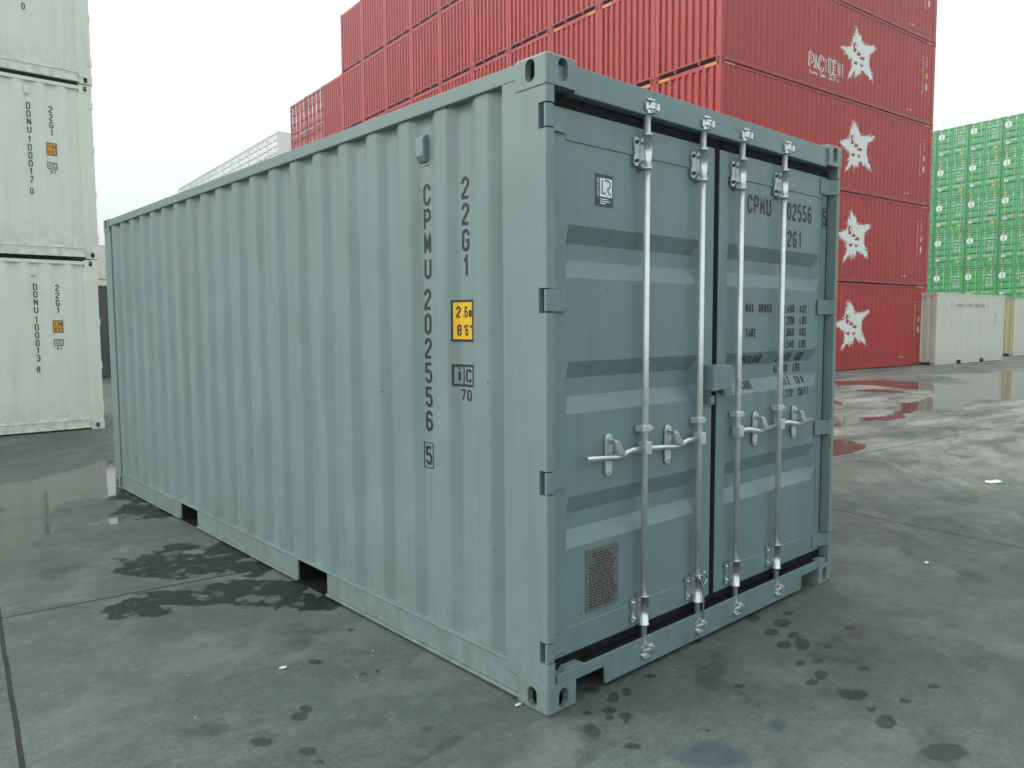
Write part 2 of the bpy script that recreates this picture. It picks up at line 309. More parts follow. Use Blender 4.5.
gy = axis([(-900, -60, 140), (-60, -6, 9), (-6, -1.4, .35), (-1.4, 3.2, .018), (3.2, 9, .06), (9, 14, .5), (14, 90, 7), (90, 900, 135)])
nx, ny = len(gx), len(gy)
X, Y = np.meshgrid(gx, gy, indexing='ij')
rng = np.random.RandomState(3); TAB = rng.rand(256, 256)
def vnoise(x, y):
    xi = np.floor(x).astype(int); yi = np.floor(y).astype(int); fx = x - xi; fy = y - yi
    fx = fx * fx * (3 - 2 * fx); fy = fy * fy * (3 - 2 * fy)
    g = lambda i, j: TAB[i % 256, j % 256]
    return (g(xi, yi) * (1 - fx) + g(xi + 1, yi) * fx) * (1 - fy) + (g(xi, yi + 1) * (1 - fx) + g(xi + 1, yi + 1) * fx) * fy
def fbm(x, y, o=4): return sum(vnoise(x * 2 ** k + 17 * k, y * 2 ** k + 5 * k) * .5 ** k for k in range(o)) / (2 - .5 ** (o - 1)) - .5
def ellmask(L, warp, jit, soft=.25):
    m = np.zeros_like(X)
    for cx, cy, ax, ay, bx, by in L:
        r = max(math.hypot(ax, ay), math.hypot(bx, by)) * 2.2
        i0, i1 = np.searchsorted(gx, (cx - r, cx + r)); j0, j1 = np.searchsorted(gy, (cy - r, cy + r))
        if i1 <= i0 or j1 <= j0: continue
        sx, sy = X[i0:i1, j0:j1] - cx, Y[i0:i1, j0:j1] - cy
        det = ax * by - ay * bx; u = (sx * by - sy * bx) / det; v = (ax * sy - ay * sx) / det
        q = np.sqrt(u * u + v * v) + fbm(X[i0:i1, j0:j1] * jit, Y[i0:i1, j0:j1] * jit) * warp
        m[i0:i1, j0:j1] = np.maximum(m[i0:i1, j0:j1], np.clip((1 - q) / soft + .5, 0, 1))
    return m
spots = ellmask(SPOTS, .55, 16, .5) ; wets = ellmask(WETS, 1.5, 6, .35); blues = ellmask(BLUES, 1.0, 10, .6)
def polymask(P, warp, fr):
    x = X + fbm(X * fr, Y * fr) * warp; y = Y + fbm(X * fr + 40, Y * fr + 9) * warp; r = np.zeros(X.shape, bool); n = len(P); j = n - 1
    for i in range(n):
        (x0, y0), (x1, y1) = P[i], P[j]
        c = ((y0 > y) != (y1 > y)) & (x < (x1 - x0) * (y - y0) / ((y1 - y0) or 1e-9) + x0); r ^= c; j = i
    return r.astype(float)
pud = np.zeros_like(X)
for i, P in enumerate(PUDDLES): pud = np.maximum(pud, polymask(P, .35 if i < 2 else .9, 3 if i < 2 else .9))
# worn, damp film: broad soft mask near the container
film = np.clip(fbm(X * 1.1 + 3, Y * 1.1) * 2.4 + .35, 0, 1) * np.exp(-((X - .3) ** 2 + (Y - 1) ** 2) / 40)
wets = np.clip(wets * (.75 + fbm(X * 14, Y * 14) * 1.2), 0, 1)
me = bpy.data.meshes.new('concrete_yard')
me.vertices.add(nx * ny); co = np.zeros((nx, ny, 3), np.float32); co[..., 0] = X; co[..., 1] = Y
me.vertices.foreach_set('co', co.ravel())
ii, jj = np.meshgrid(np.arange(nx - 1), np.arange(ny - 1), indexing='ij'); a0 = (ii * ny + jj).ravel()
q4 = np.stack([a0, a0 + ny, a0 + ny + 1, a0 + 1], 1).astype(np.int32); nf = len(q4)
me.loops.add(nf * 4); me.loops.foreach_set('vertex_index', q4.ravel()); me.polygons.add(nf)
me.polygons.foreach_set('loop_start', np.arange(0, nf * 4, 4, dtype=np.int32)); me.update(); me.validate()
for nme, arr in (('spot', spots), ('wet', wets), ('puddle', pud), ('blue', blues)):
    at = me.attributes.new(nme, 'FLOAT', 'POINT'); at.data.foreach_set('value', arr.astype(np.float32).ravel())
GM = bpy.data.materials.new('wet_concrete'); GM.use_nodes = True; n = GM.node_tree.nodes; l = GM.node_tree.links; pb = n['Principled BSDF']
def N(t, **k):
    o = n.new(t)
    for a, b in k.items(): setattr(o, a, b)
    return o
geo = N('ShaderNodeNewGeometry')
def noise(scale, det=6, stretch=None, rot=0, rough=.55, dist=0):
    src = geo.outputs['Position']
    if stretch or rot:
        mp = N('ShaderNodeMapping'); mp.inputs['Scale'].default_value = stretch or (1, 1, 1); mp.inputs['Rotation'].default_value = (0, 0, rot); l.new(src, mp.inputs['Vector']); src = mp.outputs[0]
    z = N('ShaderNodeTexNoise'); z.inputs['Scale'].default_value = scale; z.inputs['Detail'].default_value = det; z.inputs['Roughness'].default_value = rough; z.inputs['Distortion'].default_value = dist
    l.new(src, z.inputs['Vector']); return z.outputs['Fac']
def rng_(s, a, b, c=0, d=1):
    m = N('ShaderNodeMapRange'); m.inputs[1].default_value = a; m.inputs[2].default_value = b; m.inputs[3].default_value = c; m.inputs[4].default_value = d; l.new(s, m.inputs[0]); return m.outputs[0]
def mth(op, a, b):
    m = N('ShaderNodeMath', operation=op)
    for i, q in enumerate((a, b)):
        if isinstance(q, (int, float)): m.inputs[i].default_value = q
        else: l.new(q, m.inputs[i])
    return m.outputs[0]
def mixc(f_, a, b):
    m = N('ShaderNodeMix', data_type='RGBA')
    if isinstance(f_, (int, float)): m.inputs[0].default_value = f_
    else: l.new(f_, m.inputs[0])
    for s_, q in ((6, a), (7, b)):
        if isinstance(q, tuple): m.inputs[s_].default_value = (*q, 1)
        else: l.new(q, m.inputs[s_])
    return m.outputs[2]
def attr(nm): a = N('ShaderNodeAttribute'); a.attribute_name = nm; return a.outputs['Fac']
c = mixc(rng_(noise(.55, 8), .35, .65), (.076, .105, .095), (.128, .162, .148))
c = mixc(rng_(noise(3.2, 9, rough=.65), .42, .72, 0, .55), c, (.060, .078, .072))
c = mixc(rng_(noise(1.3, 6, (1, 3.5, 1), .5, dist=.8), .5, .75, 0, .55), c, (.165, .185, .168))
c = mixc(rng_(noise(60, 4), .35, .7, 0, .6), c, (.045, .058, .054))
c = mixc(rng_(noise(16, 8, rough=.75), .5, .72, 0, .65), c, (.05, .064, .06))
c = mixc(rng_(noise(11, 8, (1, 1, 1), .9, rough=.75), .56, .74, 0, .6), c, (.20, .22, .205))
fine = N('ShaderNodeTexVoronoi'); fine.inputs['Scale'].default_value = 9; l.new(geo.outputs['Position'], fine.inputs['Vector'])
wn = N('ShaderNodeTexWhiteNoise'); l.new(fine.outputs['Position'], wn.inputs['Vector'])
fleck = mth('MULTIPLY', mth('LESS_THAN', fine.outputs['Distance'], .045), mth('GREATER_THAN', wn.outputs['Value'], .55))
c = mixc(mth('MULTIPLY', fleck, .8), c, (.5, .53, .5))
# broad blotches of cleaner and dirtier concrete
c = mixc(rng_(noise(1.1, 7, (1, 1.3, 1), 1.1, rough=.72, dist=.2), .50, .62, 0, .55), c, (.158, .192, .172))
c = mixc(rng_(noise(.9, 8, (1.2, 1, 1), 2.0, rough=.75, dist=.2), .52, .64, 0, .6), c, (.055, .07, .065))
# pale dry area to the right of the containers
sepx = N('ShaderNodeSeparateXYZ'); l.new(geo.outputs['Position'], sepx.inputs[0])
dry = mth('MULTIPLY', rng_(sepx.outputs[0], 4.5, 9), rng_(noise(.45, 10, (1, 2.2, 1), .1, rough=.72, dist=.3), .42, .60))
c = mixc(rng_(noise(4.5, 10, (1, 1, 1), .7, rough=.8), .52, .66, 0, .38), c, (.05, .064, .058))
c = mixc(rng_(noise(6.5, 10, (1, 1, 1), 1.7, rough=.8), .55, .68, 0, .42), c, (.20, .225, .205))
# sweeping tyre marks where trucks turn
vm = N('ShaderNodeVectorMath', operation='SUBTRACT'); l.new(geo.outputs['Position'], vm.inputs[0]); vm.inputs[1].default_value = (12.8, -8.2, 0)
sv = N('ShaderNodeSeparateXYZ'); l.new(vm.outputs[0], sv.inputs[0])
rad_ = mth('SQRT', mth('ADD', mth('MULTIPLY', sv.outputs[0], sv.outputs[0]), mth('MULTIPLY', sv.outputs[1], sv.outputs[1])), 0)
ang_ = mth('ARCTAN2', sv.outputs[1], sv.outputs[0])
cv = N('ShaderNodeCombineXYZ'); l.new(mth('MULTIPLY', rad_, 3.2), cv.inputs[0]); l.new(mth('MULTIPLY', ang_, 3.5), cv.inputs[1])
tn = N('ShaderNodeTexNoise'); tn.inputs['Scale'].default_value = 1.0; tn.inputs['Detail'].default_value = 10; tn.inputs['Roughness'].default_value = .74; l.new(cv.outputs[0], tn.inputs['Vector'])
trk = mth('MULTIPLY', rng_(tn.outputs['Fac'], .50, .60), rng_(sepx.outputs[0], 3.2, 5.5))
trk2 = mth('MULTIPLY', rng_(tn.outputs['Fac'], .46, .38), rng_(sepx.outputs[0], 3.2, 5.5))
c = mixc(mth('MULTIPLY', dry, .8), c, (.36, .355, .31))
c = mixc(mth('MULTIPLY', trk, .5), c, (.10, .105, .095))
c = mixc(mth('MULTIPLY', trk2, .28), c, (.40, .40, .36))
wet = rng_(mth('ADD', attr('wet'), mth('MULTIPLY', mth('SUBTRACT', noise(9, 10, rough=.82), .5), 2.3)), .34, .56)
spot = rng_(mth('ADD', attr('spot'), mth('MULTIPLY', mth('SUBTRACT', noise(28, 5), .5), .9)), .30, .66); pudl = attr('puddle'); blue = attr('blue')
autowet = rng_(noise(1.7, 8, (1, 1.6, 1), .3, rough=.6, dist=.5), .57, .66, 0, .45)
damp = mth('MAXIMUM', mth('MAXIMUM', wet, autowet), mth('MULTIPLY', spot, .62))
c = mixc(mth('MULTIPLY', damp, .92), c, (.014, .020, .018))
c = mixc(mth('MULTIPLY', spot, .15), c, (.014, .016, .015))
c = mixc(mth('MULTIPLY', blue, .6), c, (.018, .045, .075))
c = mixc(mth('MULTIPLY', pudl, .7), c, (.035, .042, .038))
# slab joints (grid turned a few degrees)
def joint(ang, offs, wdt):
    nx_, ny_ = -math.sin(ang), math.cos(ang)
    d_ = mth('ADD', mth('ADD', mth('MULTIPLY', sepx.outputs[0], nx_), mth('MULTIPLY', sepx.outputs[1], ny_)), mth('MULTIPLY', noise(2.5, 4), .015))
    r_ = None
    for o_ in offs:
        v_ = mth('LESS_THAN', mth('ABSOLUTE', mth('SUBTRACT', d_, o_), 0), wdt); r_ = v_ if r_ is None else mth('MAXIMUM', r_, v_)
    return r_
ja = math.radians(-6.0)
def dof(x, y, a): return -math.sin(a) * x + math.cos(a) * y
o1 = dof(-1.424, 2.754, ja) + .0075; o2 = dof(-1.44, 2.75, ja + math.pi / 2) + .0075
jn = mth('MAXIMUM', joint(ja, [o1, o1 + 6, o1 - 6, o1 + 12, o1 + 18], .010), joint(ja + math.pi / 2, [o2, o2 - 5.8, o2 - 11.6, o2 - 17.4, o2 - 23.2, o2 + 5.8], .010))
c = mixc(mth('MULTIPLY', jn, .95), c, (.008, .010, .010))
jh_ = 0
#jh = mth('MULTIPLY', mth('MAXIMUM', rng_(joint(ja, [o1], .05), 0, 1), joint(ja + math.pi / 2, [o2], .05)), rng_(noise(7, 4), .4, .6, 0, .4))
#c = mixc(jh, c, (.045, .052, .05))
l.new(c, pb.inputs['Base Color'])
ro = rng_(noise(5, 6), .3, .7, .55, .8)
def mixf(f_, a, b):
    m = N('ShaderNodeMix', data_type='FLOAT'); l.new(f_, m.inputs[0])
    for s_, q in ((2, a), (3, b)):
        if isinstance(q, (int, float)): m.inputs[s_].default_value = q
        else: l.new(q, m.inputs[s_])
    return m.outputs[0]
ro = mixf(mth('MULTIPLY', mth('SUBTRACT', damp, mth('MULTIPLY', spot, .6)), .8), ro, .42)
l.new(mixf(damp, .5, .16), pb.inputs['Specular IOR Level'])
ro = mixf(dry, ro, .7)
ro = mixf(pudl, ro, .07)
l.new(ro, pb.inputs['Roughness'])
bp = N('ShaderNodeBump'); bp.inputs['Distance'].default_value = .004
hgt = mth('ADD', mth('MULTIPLY', noise(35, 6), .7), mth('MULTIPLY', noise(6, 4), 1.2))
l.new(mth('SUBTRACT', hgt, mth('MULTIPLY', jn, 2.5)), bp.inputs['Height'])
l.new(mixf(pudl, .55, .0), bp.inputs['Strength']); l.new(bp.outputs[0], pb.inputs['Normal'])
me.materials.append(GM)
go = bpy.data.objects.new('ground', me); COL.objects.link(go); go['kind'] = 'structure'

# small litter
def scrap(x, y, s, seed, label):
    r = random.Random(seed); mb = MB(); n_ = 9
    P_ = [(x + s * (1 + r.uniform(-.4, .3)) * math.cos(k * 6.283 / n_), y + s * .55 * (1 + r.uniform(-.4, .4)) * math.sin(k * 6.283 / n_)) for k in range(n_)]
    mb.add([(x, y, .012)] + [(a, b, .003 + r.uniform(0, .008)) for a, b in P_], [(0, k + 1, (k + 1) % n_ + 1) for k in range(n_)])
    o = mb.build('paper_scrap', PAPER); tag(o, label, 'litter', 'white scraps of litter on the concrete')
scrap(-.58, 1.14, .022, 1, 'white leaf-shaped scrap lying on the concrete left of the grey container')
scrap(6.39, .25, .11, 2, 'white scrap lying on the concrete at the far right')
scrap(-.02, .155, .018, 3, 'tiny white scrap beside the near bottom corner of the grey container')
scrap(3.2, -.28, .025, 5, 'small flattened white scrap on the concrete right of the doors')
# ---------------------------------------------------------------- the grey container in front
W0, L0, H0 = 2.438, 6.058, 2.591
def DX(x, Y): return -2.067 + (x + 2.067) * (Y + 2.087) / 2.107
def DZ(z, Y): return 1.566 + (z - 1.566) * (Y + 2.087) / 2.107
hero = thing('shipping_container', 'big grey-green container with closed doors, steel rods and black lettering, alone on the concrete', 'container')
SP = dict(P0=.548, inner=.072, slope=.068, pitch=.2845)
sprof = profile(SP['P0'], SP['inner'], SP['slope'], SP['pitch'], .016, .046, .012)
Y0, Y1 = .252, L0 - .20
side_z0, side_z1 = .160, 2.522
# side sheets
ts = list(np.arange(Y0, Y1, .0075)) + [Y1]
wl = sheet(lambda t, d, z: (d, t, z), ts, sprof, side_z0, side_z1, True).build('side_wall', GREY, hero)
sheet(lambda t, d, z: (W0 - d, t, z), ts, sprof, side_z0, side_z1, True).build('side_wall', GREY, hero)
fprof = profile(W0 / 2, .11, .034, .25, .010, .055, .008)
sheet(lambda t, d, z: (t, L0 - d, z), list(np.arange(.16, W0 - .16, .01)) + [W0 - .16], fprof, .16, 2.49, True).build('end_wall', GREY, hero)
# roof: shallow cross corrugations
rprof = profile(.3, .05, .02, .105, .018, .034)
MBr = MB(); tr = breaks(.1, L0 - .1, .3, .05, .02, .105); n = len(tr)
MBr.add([(.05, t, H0 - rprof(t)) for t in tr] + [(W0 - .05, t, H0 - rprof(t)) for t in tr], [(i, i + 1, n + i + 1, n + i) for i in range(n - 1)])
MBr.build('roof', GREY, hero)
for sx in (0, 1):
    X = lambda a: a if sx == 0 else W0 - a
    MB().box(X(.004), X(.066), CY, L0 - CY, 2.520, 2.582).build('top_rail', GREY, hero, .004)
    mb = MB()
    for ya, yb in ((CY, 1.824), (2.184, 3.874), (4.234, L0 - CY)):
        mb.box(X(.016), X(.026), ya, yb, .030, .150)           # web
        mb.box(X(.004), X(.028), ya, yb, .016, .028)           # lower lip
    mb.box(X(.008), X(.070), CY + .004, L0 - CY - .004, .151, .161)   # upper flange
    mb.build('bottom_rail', GREY, hero, .002)
    # fork pockets: steel channels, bottom plate added, blacked to paint in the shade
for ya in (1.824, 3.874):
    mb = MB(); mb.box(.030, W0 - .030, ya - .006, ya, .02, .150); mb.box(.030, W0 - .030, ya + .36, ya + .366, .02, .150)
    mb.box(.030, W0 - .030, ya, ya + .36, .142, .150); mb.box(.022, W0 - .022, ya, ya + .36, .004, .010)
    mb.build('fork_pocket', RUBBER_SHADE, hero)
mb = MB(); mb.box(.07, W0 - .07, .1, L0 - .1, .152, .180)
for k in range(18):
    y = .35 + k * .315
    if 1.7 < y < 2.3 or 3.75 < y < 4.35: continue
    mb.box(.03, W0 - .03, y, y + .045, .035, .150)
mb.build('floor', UNDER, hero)
castings(hero, GREY, W0, L0, H0, True)
HZ = [(.212, .300), (.895, .993), (1.612, 1.708), (2.310, 2.408)]
def post_poly(sx, y0):
    p = [(.0065, y0), (.014, .0035 if y0 < .02 else y0), (.044, .0035 if y0 < .02 else y0), (.044, .10), (.02, .10), (.02, .258), (.004, .258), (.004, .012 if y0 < .02 else y0)]
    if y0 < .02: p[0] = (.0065, .0065)
    return [(x if sx == 0 else W0 - x, y) for x, y in p]
for sx in (0, 1):
    mb = MB(); z = .116
    for (a, b) in HZ + [(2.475, 9)]:
        mb.prism(post_poly(sx, .004), z, a)
        if b < 5: mb.prism(post_poly(sx, .050), a, b)
        z = b
    mb.box((lambda a: a if sx == 0 else W0 - a)(.004), (lambda a: a if sx == 0 else W0 - a)(.044), .1785, .258, 2.475, 2.519)
    mb.build('corner_post', GREY, hero)
    X = lambda a: a if sx == 0 else W0 - a
    mb = MB().box(X(.004), X(.075), L0 - .20, L0 - .006, .116, 2.475).build('corner_post', GREY, hero, .006)
MB().box(CX, W0 - CX, .012, .07, 2.462, 2.572).box(CX - .11, CX, .02, .07, 2.474, 2.56).box(W0 - CX, W0 - CX + .11, .02, .07, 2.474, 2.56).build('door_header', GREY_SHADE, hero, .004)
MB().box(CX, W0 - CX, L0 - .07, L0 - .006, 2.48, 2.578).build('front_header', GREY, hero, .004)
MB().box(CX, W0 - CX, L0 - .07, L0 - .006, .02, .16).build('front_sill', GREY, hero, .004)
mb = MB()
mb.prism([(CX, .10), (.350, .10), (.356, .022), (2.082, .022), (2.088, .10), (W0 - CX, .10), (W0 - CX, .146), (W0 - .06, .146), (W0 - .06, .152), (.06, .152), (.06, .146), (CX, .146)], .010, .020, 'y')
mb.box(.06, CX + .0, .008, .05, .119, .151); mb.box(W0 - CX, W0 - .06, .008, .05, .119, .151)
mb.build('door_sill', GREY_SHADE, hero, .003)
MB().box(.045, W0 - .045, .0205, .111, .138, .1505).build('sill_gap_blocker', RUBBER_SHADE, hero)  # black strips added to block the light leak behind the sill
MB().box(.03, W0 - .03, .112, .13, .100, .1525).build('sill_gap_blocker', RUBBER_SHADE, hero)
MB().prism([(.10, .152), (.23, .152), (.20, .166), (.12, .166)], .012, .05, 'y').build('sill_stop', GREY_SHADE, hero, .002)

# doors
YL, YP, YR = .055, .060, .096          # leaf face, panel face, recess face
ZB, ZT, PB, PT = .193, 2.418, .306, 2.295
RIBS = [(1.968, 1.896, 1.829, 1.756), (1.416, 1.346, 1.270, 1.200), (.857, .778, .708, .640)]
def door_depth(z):
    for a, b, c, d in RIBS:
        if b <= z <= a: return YP + (YR - YP) * (a - z) / (a - b)
        if c <= z <= b: return YR
        if d <= z <= c: return YP + (YR - YP) * (z - d) / (c - d)
    return YP
def door_panel(x0, x1):
    """pressed panel: the three troughs taper at their ends"""
    mb = MB(); zs = [PB]
    for a, b, c, d in RIBS[::-1]: zs += [d, c, b, a]
    zs.append(PT); e = .040
    xs = [x0, x0 + .006, x0 + .022, x1 - .014 - e, x1 - .014, x1]
    vs = []
    for z in zs:
        for i, x in enumerate(xs):
            y = door_depth(z) if i in (2, 3) else YP
            vs.append((x, y, z))
    n = len(xs)
    mb.add(vs, [(j * n + i, j * n + i + 1, (j + 1) * n + i + 1, (j + 1) * n + i) for j in range(len(zs) - 1) for i in range(n - 1)])
    return mb
doors = []
for k, (xa, xb, pa, pb) in enumerate(((.058, 1.204, .158, 1.118), (1.246, 2.376, 1.322, 2.322))):
    d = door_panel(pa, pb).build('door', GREY_SHADE, hero); doors.append(d)
    fr = MB(); fr.box(xa, pa, YL, YL + .04, ZB, ZT); fr.box(pb, xb, YL, YL + .04, ZB, ZT)
    fr.box(pa, pb, YL, YL + .04, ZB, PB); fr.box(pa, pb, YL, YL + .04, PT, ZT)
    fr.build('door_frame', GREY_SHADE, d, .003)
    g = MB()
    g.box(xa - .012 if k == 0 else xa - .018, xa, .058, .085, ZB - .03, ZT + .035)
    g.box(xb, xb + (.003 if k == 0 else .016), .058, .085, ZB - .03, ZT + .035)
    g.box(xa, xb, .050, .080, ZT, ZT + .035); g.box(xa, xb, .050, .080, ZB - .035, ZB)
    g.build('rubber_gasket', RUBBER_SHADE, d, .003)
MB().box(1.2045, 1.233, .052, .072, ZB - .02, ZT + .03).build('rubber_gasket', RUBBER_SHADE, doors[0])
MB().box(.03, W0 - .03, .112, .13, .153, 2.46).build('door_seal_frame', RUBBER_SHADE, hero)
# hinges
for k, d in enumerate(doors):
    for (a, b) in HZ:
        f = (lambda x: x) if k == 0 else (lambda x: W0 - x)
        pts = [(.0045, .010), (.010, .0045), (.040, .0045), (.050, .014), (.075, .038), (.155, .048), (.155, .0545), (.052, .0545), (.052, .047), (.030, .047), (.022, .024), (.0045, .022)]
        h = MB().prism([(f(x), y) for x, y in pts], a + .006, b - .006)
        o = h.build('hinge', GREY_SHADE, d, .002)
        m2 = MB()
        m2.tube([(f(.031), .034, a - .004), (f(.031), .034, b + .004)], .0085, 8)
        m2.build('hinge_pin', ZINC if False else GREY_SHADE, d)
# rods
RX = [.632, 1.052, 1.392, 1.810]; RY = .022
for i, x in enumerate(RX):
    d = doors[0 if i < 2 else 1]; s = -1 if i < 2 else 1
    MB().tube([(x, RY, .105), (x, RY, 2.490)], .0152, 16).build('lock_rod', ZINC2, d)
    for z0, z1, top in ((2.235, 2.385, 1), (.205, .345, 0)):
        mb = MB()
        mb.tube([(x, RY, z0), (x, RY, z0 + .008), (x, RY, z0 + .0081), (x, RY, z1 - .0081), (x, RY, z1 - .008), (x, RY, z1)], [.0250, .0250, .0225, .0225, .0250, .0250], 16)
        mb.box(x - .0224, x + .0224, RY, YL - .001, z0 + .004, z1 - .004)
        mb.prism([(x - .060, z0 + .024), (x - .052, z0 + .014), (x - .034, z0 + .014), (x - .024, z0 + .030), (x - .024, z1 - .030), (x - .034, z1 - .012), (x - .052, z1 - .012), (x - .060, z1 - .022), (x - .060, z1 - .05), (x - .054, z1 - .062), (x - .054, z0 + .064), (x - .060, z0 + .052)], YL - .012, YL - .003, 'y')
        o = mb.build('rod_bracket', ZINC, d)
        for zz in (z0 + .036, z1 - .034): MB().tube([(x - .044, YL - .020, zz), (x - .044, YL - .008, zz)], [.0075, .009], 8).build('bolt', UNDER if top else ZINC, d)
        for zz in (z0 + .036, z1 - .034): MB().tube([(x + .014, RY - .0215, zz), (x + .014, RY - .008, zz)], .0038, 6).build('bolt', UNDER, d)
    # cams and keepers
    for zc, sg in ((2.500, 1), (.088, -1)):
        mb = MB()
        mb.tube([(x, RY, zc - sg * .030), (x, RY, zc - sg * .022), (x, RY, zc + sg * .030)], [.026, .019, .015], 12)
        mb.prism([(x - .018, RY - .018), (x + .020, RY - .024), (x + .046, RY - .012), (x + .040, RY + .006), (x + .012, RY + .016), (x - .020, RY + .012)], zc - .010, zc + .004)
        mb.tube([(x + .030, RY - .010, zc - .022), (x + .030, RY - .010, zc + .018)], .0085, 8)
        o = mb.build('rod_cam', ZINC, d, .0015)
        kb = MB()
        kb.prism([(x - .030, .0115), (x - .030, -.004), (x - .020, -.010), (x + .014, -.010), (x + .018, .0115)], zc + sg * .024 - .004, zc + sg * .024 + .004)
        kb.prism([(x + .034, .0115), (x + .034, -.006), (x + .044, -.012), (x + .050, -.004), (x + .050, .0115)], zc - .016, zc + .014)
        kb.prism([(x - .034, .0115), (x - .034, .000), (x - .024, -.004), (x - .022, .0115)], zc - .020, zc + sg * .012)
        kb.box(x - .034, x + .050, .0075, .0113, zc - .020, zc + .022)
        kb.build('cam_keeper', ZINC, hero, .0015)
    # guide bracket and handle
    zb = 1.105
    MB().box(x - .034, x + .028, RY - .017, RY + .030, zb - .014, zb + .014).tube([(x + .026, RY - .022, zb), (x + .026, RY - .017, zb)], .006, 8).build('rod_guide', ZINC2, d, .003)
    zh = 1.015
    hb = MB()
    hb.box(x - .022, x + .022, RY - .025, RY - .0160, zh - .026, zh + .030); hb.box(x - .022, x - .0165, RY - .016, RY + .02, zh - .026, zh + .030); hb.box(x + .0165, x + .022, RY - .016, RY + .02, zh - .026, zh + .030)
    hb.build('handle_hub', ZINC2, d, .004)
    hb = MB(); yy = RY - .006
    hb.tube([(x + s * .018, yy, zh), (x + s * .10, yy, zh + .000), (x + s * .165, yy - .006, zh - .012), (x + s * .20, yy - .004, zh - .018), (x + s * .25, yy, zh - .014), (x + s * .385, yy + .002, zh - .004)], [.015, .015, .017, .015, .012, .012], 10, flat=.55)
    hb.build('door_handle', ZINC, d)
    xl = x + s * .215
    lb = MB()
    def arc(cx, cz, r, a0, a1, n=6): return [(cx + r * math.cos(math.radians(a0 + (a1 - a0) * k / n)), cz + r * math.sin(math.radians(a0 + (a1 - a0) * k / n))) for k in range(n + 1)]
    lb.prism(arc(xl, zh + .062, .022, 0, 180) + arc(xl, zh - .078, .022, 180, 360), YL - .010, YL - .001, 'y')
    lb.build('handle_catch', RUBBER_SHADE if False else ZINC2, d, .002)
    lb = MB()
    lb.tube([(xl, YL - .022, zh + .060), (xl, YL - .006, zh + .060)], .015, 12)
    lb.prism([(xl - .014, zh + .052), (xl + .014, zh + .056), (xl + .034, zh + .022), (xl + .056, zh + .006), (xl + .044, zh - .012), (xl + .012, zh - .004), (xl - .012, zh + .022)], RY - .026, RY - .016, 'y')
    lb.box(xl - .010, xl + .010, RY - .017, YL - .010, zh + .040, zh + .060)
    MB().tube([(xl, YL - .018, zh - .080), (xl, YL - .006, zh - .080)], .008, 8).build('bolt', ZINC, d)
    lb.build('handle_latch', ZINC, d, .002)
# steel seal hook hanging on the second rod
x = RX[1]
hk = MB().tube([(x + .004, RY - .030, .125), (x + .006, RY - .032, .20), (x + .004, RY - .032, .285), (x - .020, RY - .032, .325), (x - .034, RY - .030, .345)], .005, 6)
hk.tube([(x + .004, RY - .032, .285), (x + .030, RY - .032, .315), (x + .034, RY - .032, .340), (x + .022, RY - .032, .358), (x - .002, RY - .032, .358)], .005, 6)
hk.build('seal_hook', ZINC, doors[0])
# lock box over the gap
mb = MB().prism([(1.104, 1.242), (1.272, 1.246), (1.276, 1.352), (1.262, 1.364), (1.104, 1.368)], -.020, .054, 'y'); mb.build('lock_box', GREY_SHADE, doors[0], .005)
MB().box(1.270, 1.345, .030, .054, 1.215, 1.330).build('lock_plate', GREY_SHADE, doors[1], .004)
MB().box(1.132, 1.168, .012, .054, 1.172, 1.216).build('lock_stub', GREY_SHADE, doors[0], .004)
MB().box(.0038, .0042, .30, .31, .3, .31)

# side markings
def fside(c0, c1=0):
    return lambda u, v, lift=0: (sprof(-u) - .0016 - lift, -u, v)
fs = fside(0)
def side_marks(parent, prof, code, digits, chk, size, year, ymat, z_off=0, small=False, off=.0016):
    f = lambda u, v, lift=0: (prof(-u) - off - lift, -u, v + z_off)
    mb = MB(); st = .012
    z = 2.121
    text(mb, code, -.861, z, .097, .054, f, .0145, step=st, vertical=True, pitch=.1125)
    text(mb, digits, -.861 - .004, 1.640, .097, .052, f, .0145, step=st, vertical=True, pitch=.1145)
    text(mb, chk, -.868, .906, .090, .046, f, .0135, step=st, vertical=True, pitch=.1)
    if ymat is YEL: ribbon([(-.877, .892), (-.812, .892), (-.812, 1.012), (-.877, 1.012), (-.877, .892)], .004, mb, f, .0004, .012)
    text(mb, size, -.577, 2.115, .096, .052, f, .0145, step=st, vertical=True, pitch=.1125)
    # box round "ic"
    ribbon([(-.628, 1.300), (-.505, 1.300), (-.505, 1.388), (-.628, 1.388), (-.628, 1.300)], .010, mb, f, .0002, .012)
    ribbon([(-.572, 1.304), (-.572, 1.384)], .006, mb, f, .0004)
    text(mb, 'i', -.614, 1.315, .075, .034, f, .012); text(mb, 'c', -.558, 1.315, .088, .040, f, .010)
    text(mb, year, -.592, 1.232, .050, .030, f, .008)
    mb.build('lettering', INK, parent)
    yb = MB(); patch(yb, -.624, -.508, 1.505, 1.668, f, .0008, 10); yb.build('height_label', ymat, parent)
    yt = MB()
    ribbon([(-.628, 1.500), (-.502, 1.500), (-.502, 1.673), (-.628, 1.673), (-.628, 1.500)], .010, yt, f, .0012, .012)
    text(yt, '2.6m', -.608, 1.600, .050, .022, f, .0075, lift=.0014); text(yt, "8'6\"", -.604, 1.520, .050, .022, f, .0075, lift=.0014)
    yt.build('label_lettering', INK, parent)
side_marks(wl, sprof, 'CPMU', '202556', '5', '22G1', '70', YEL)
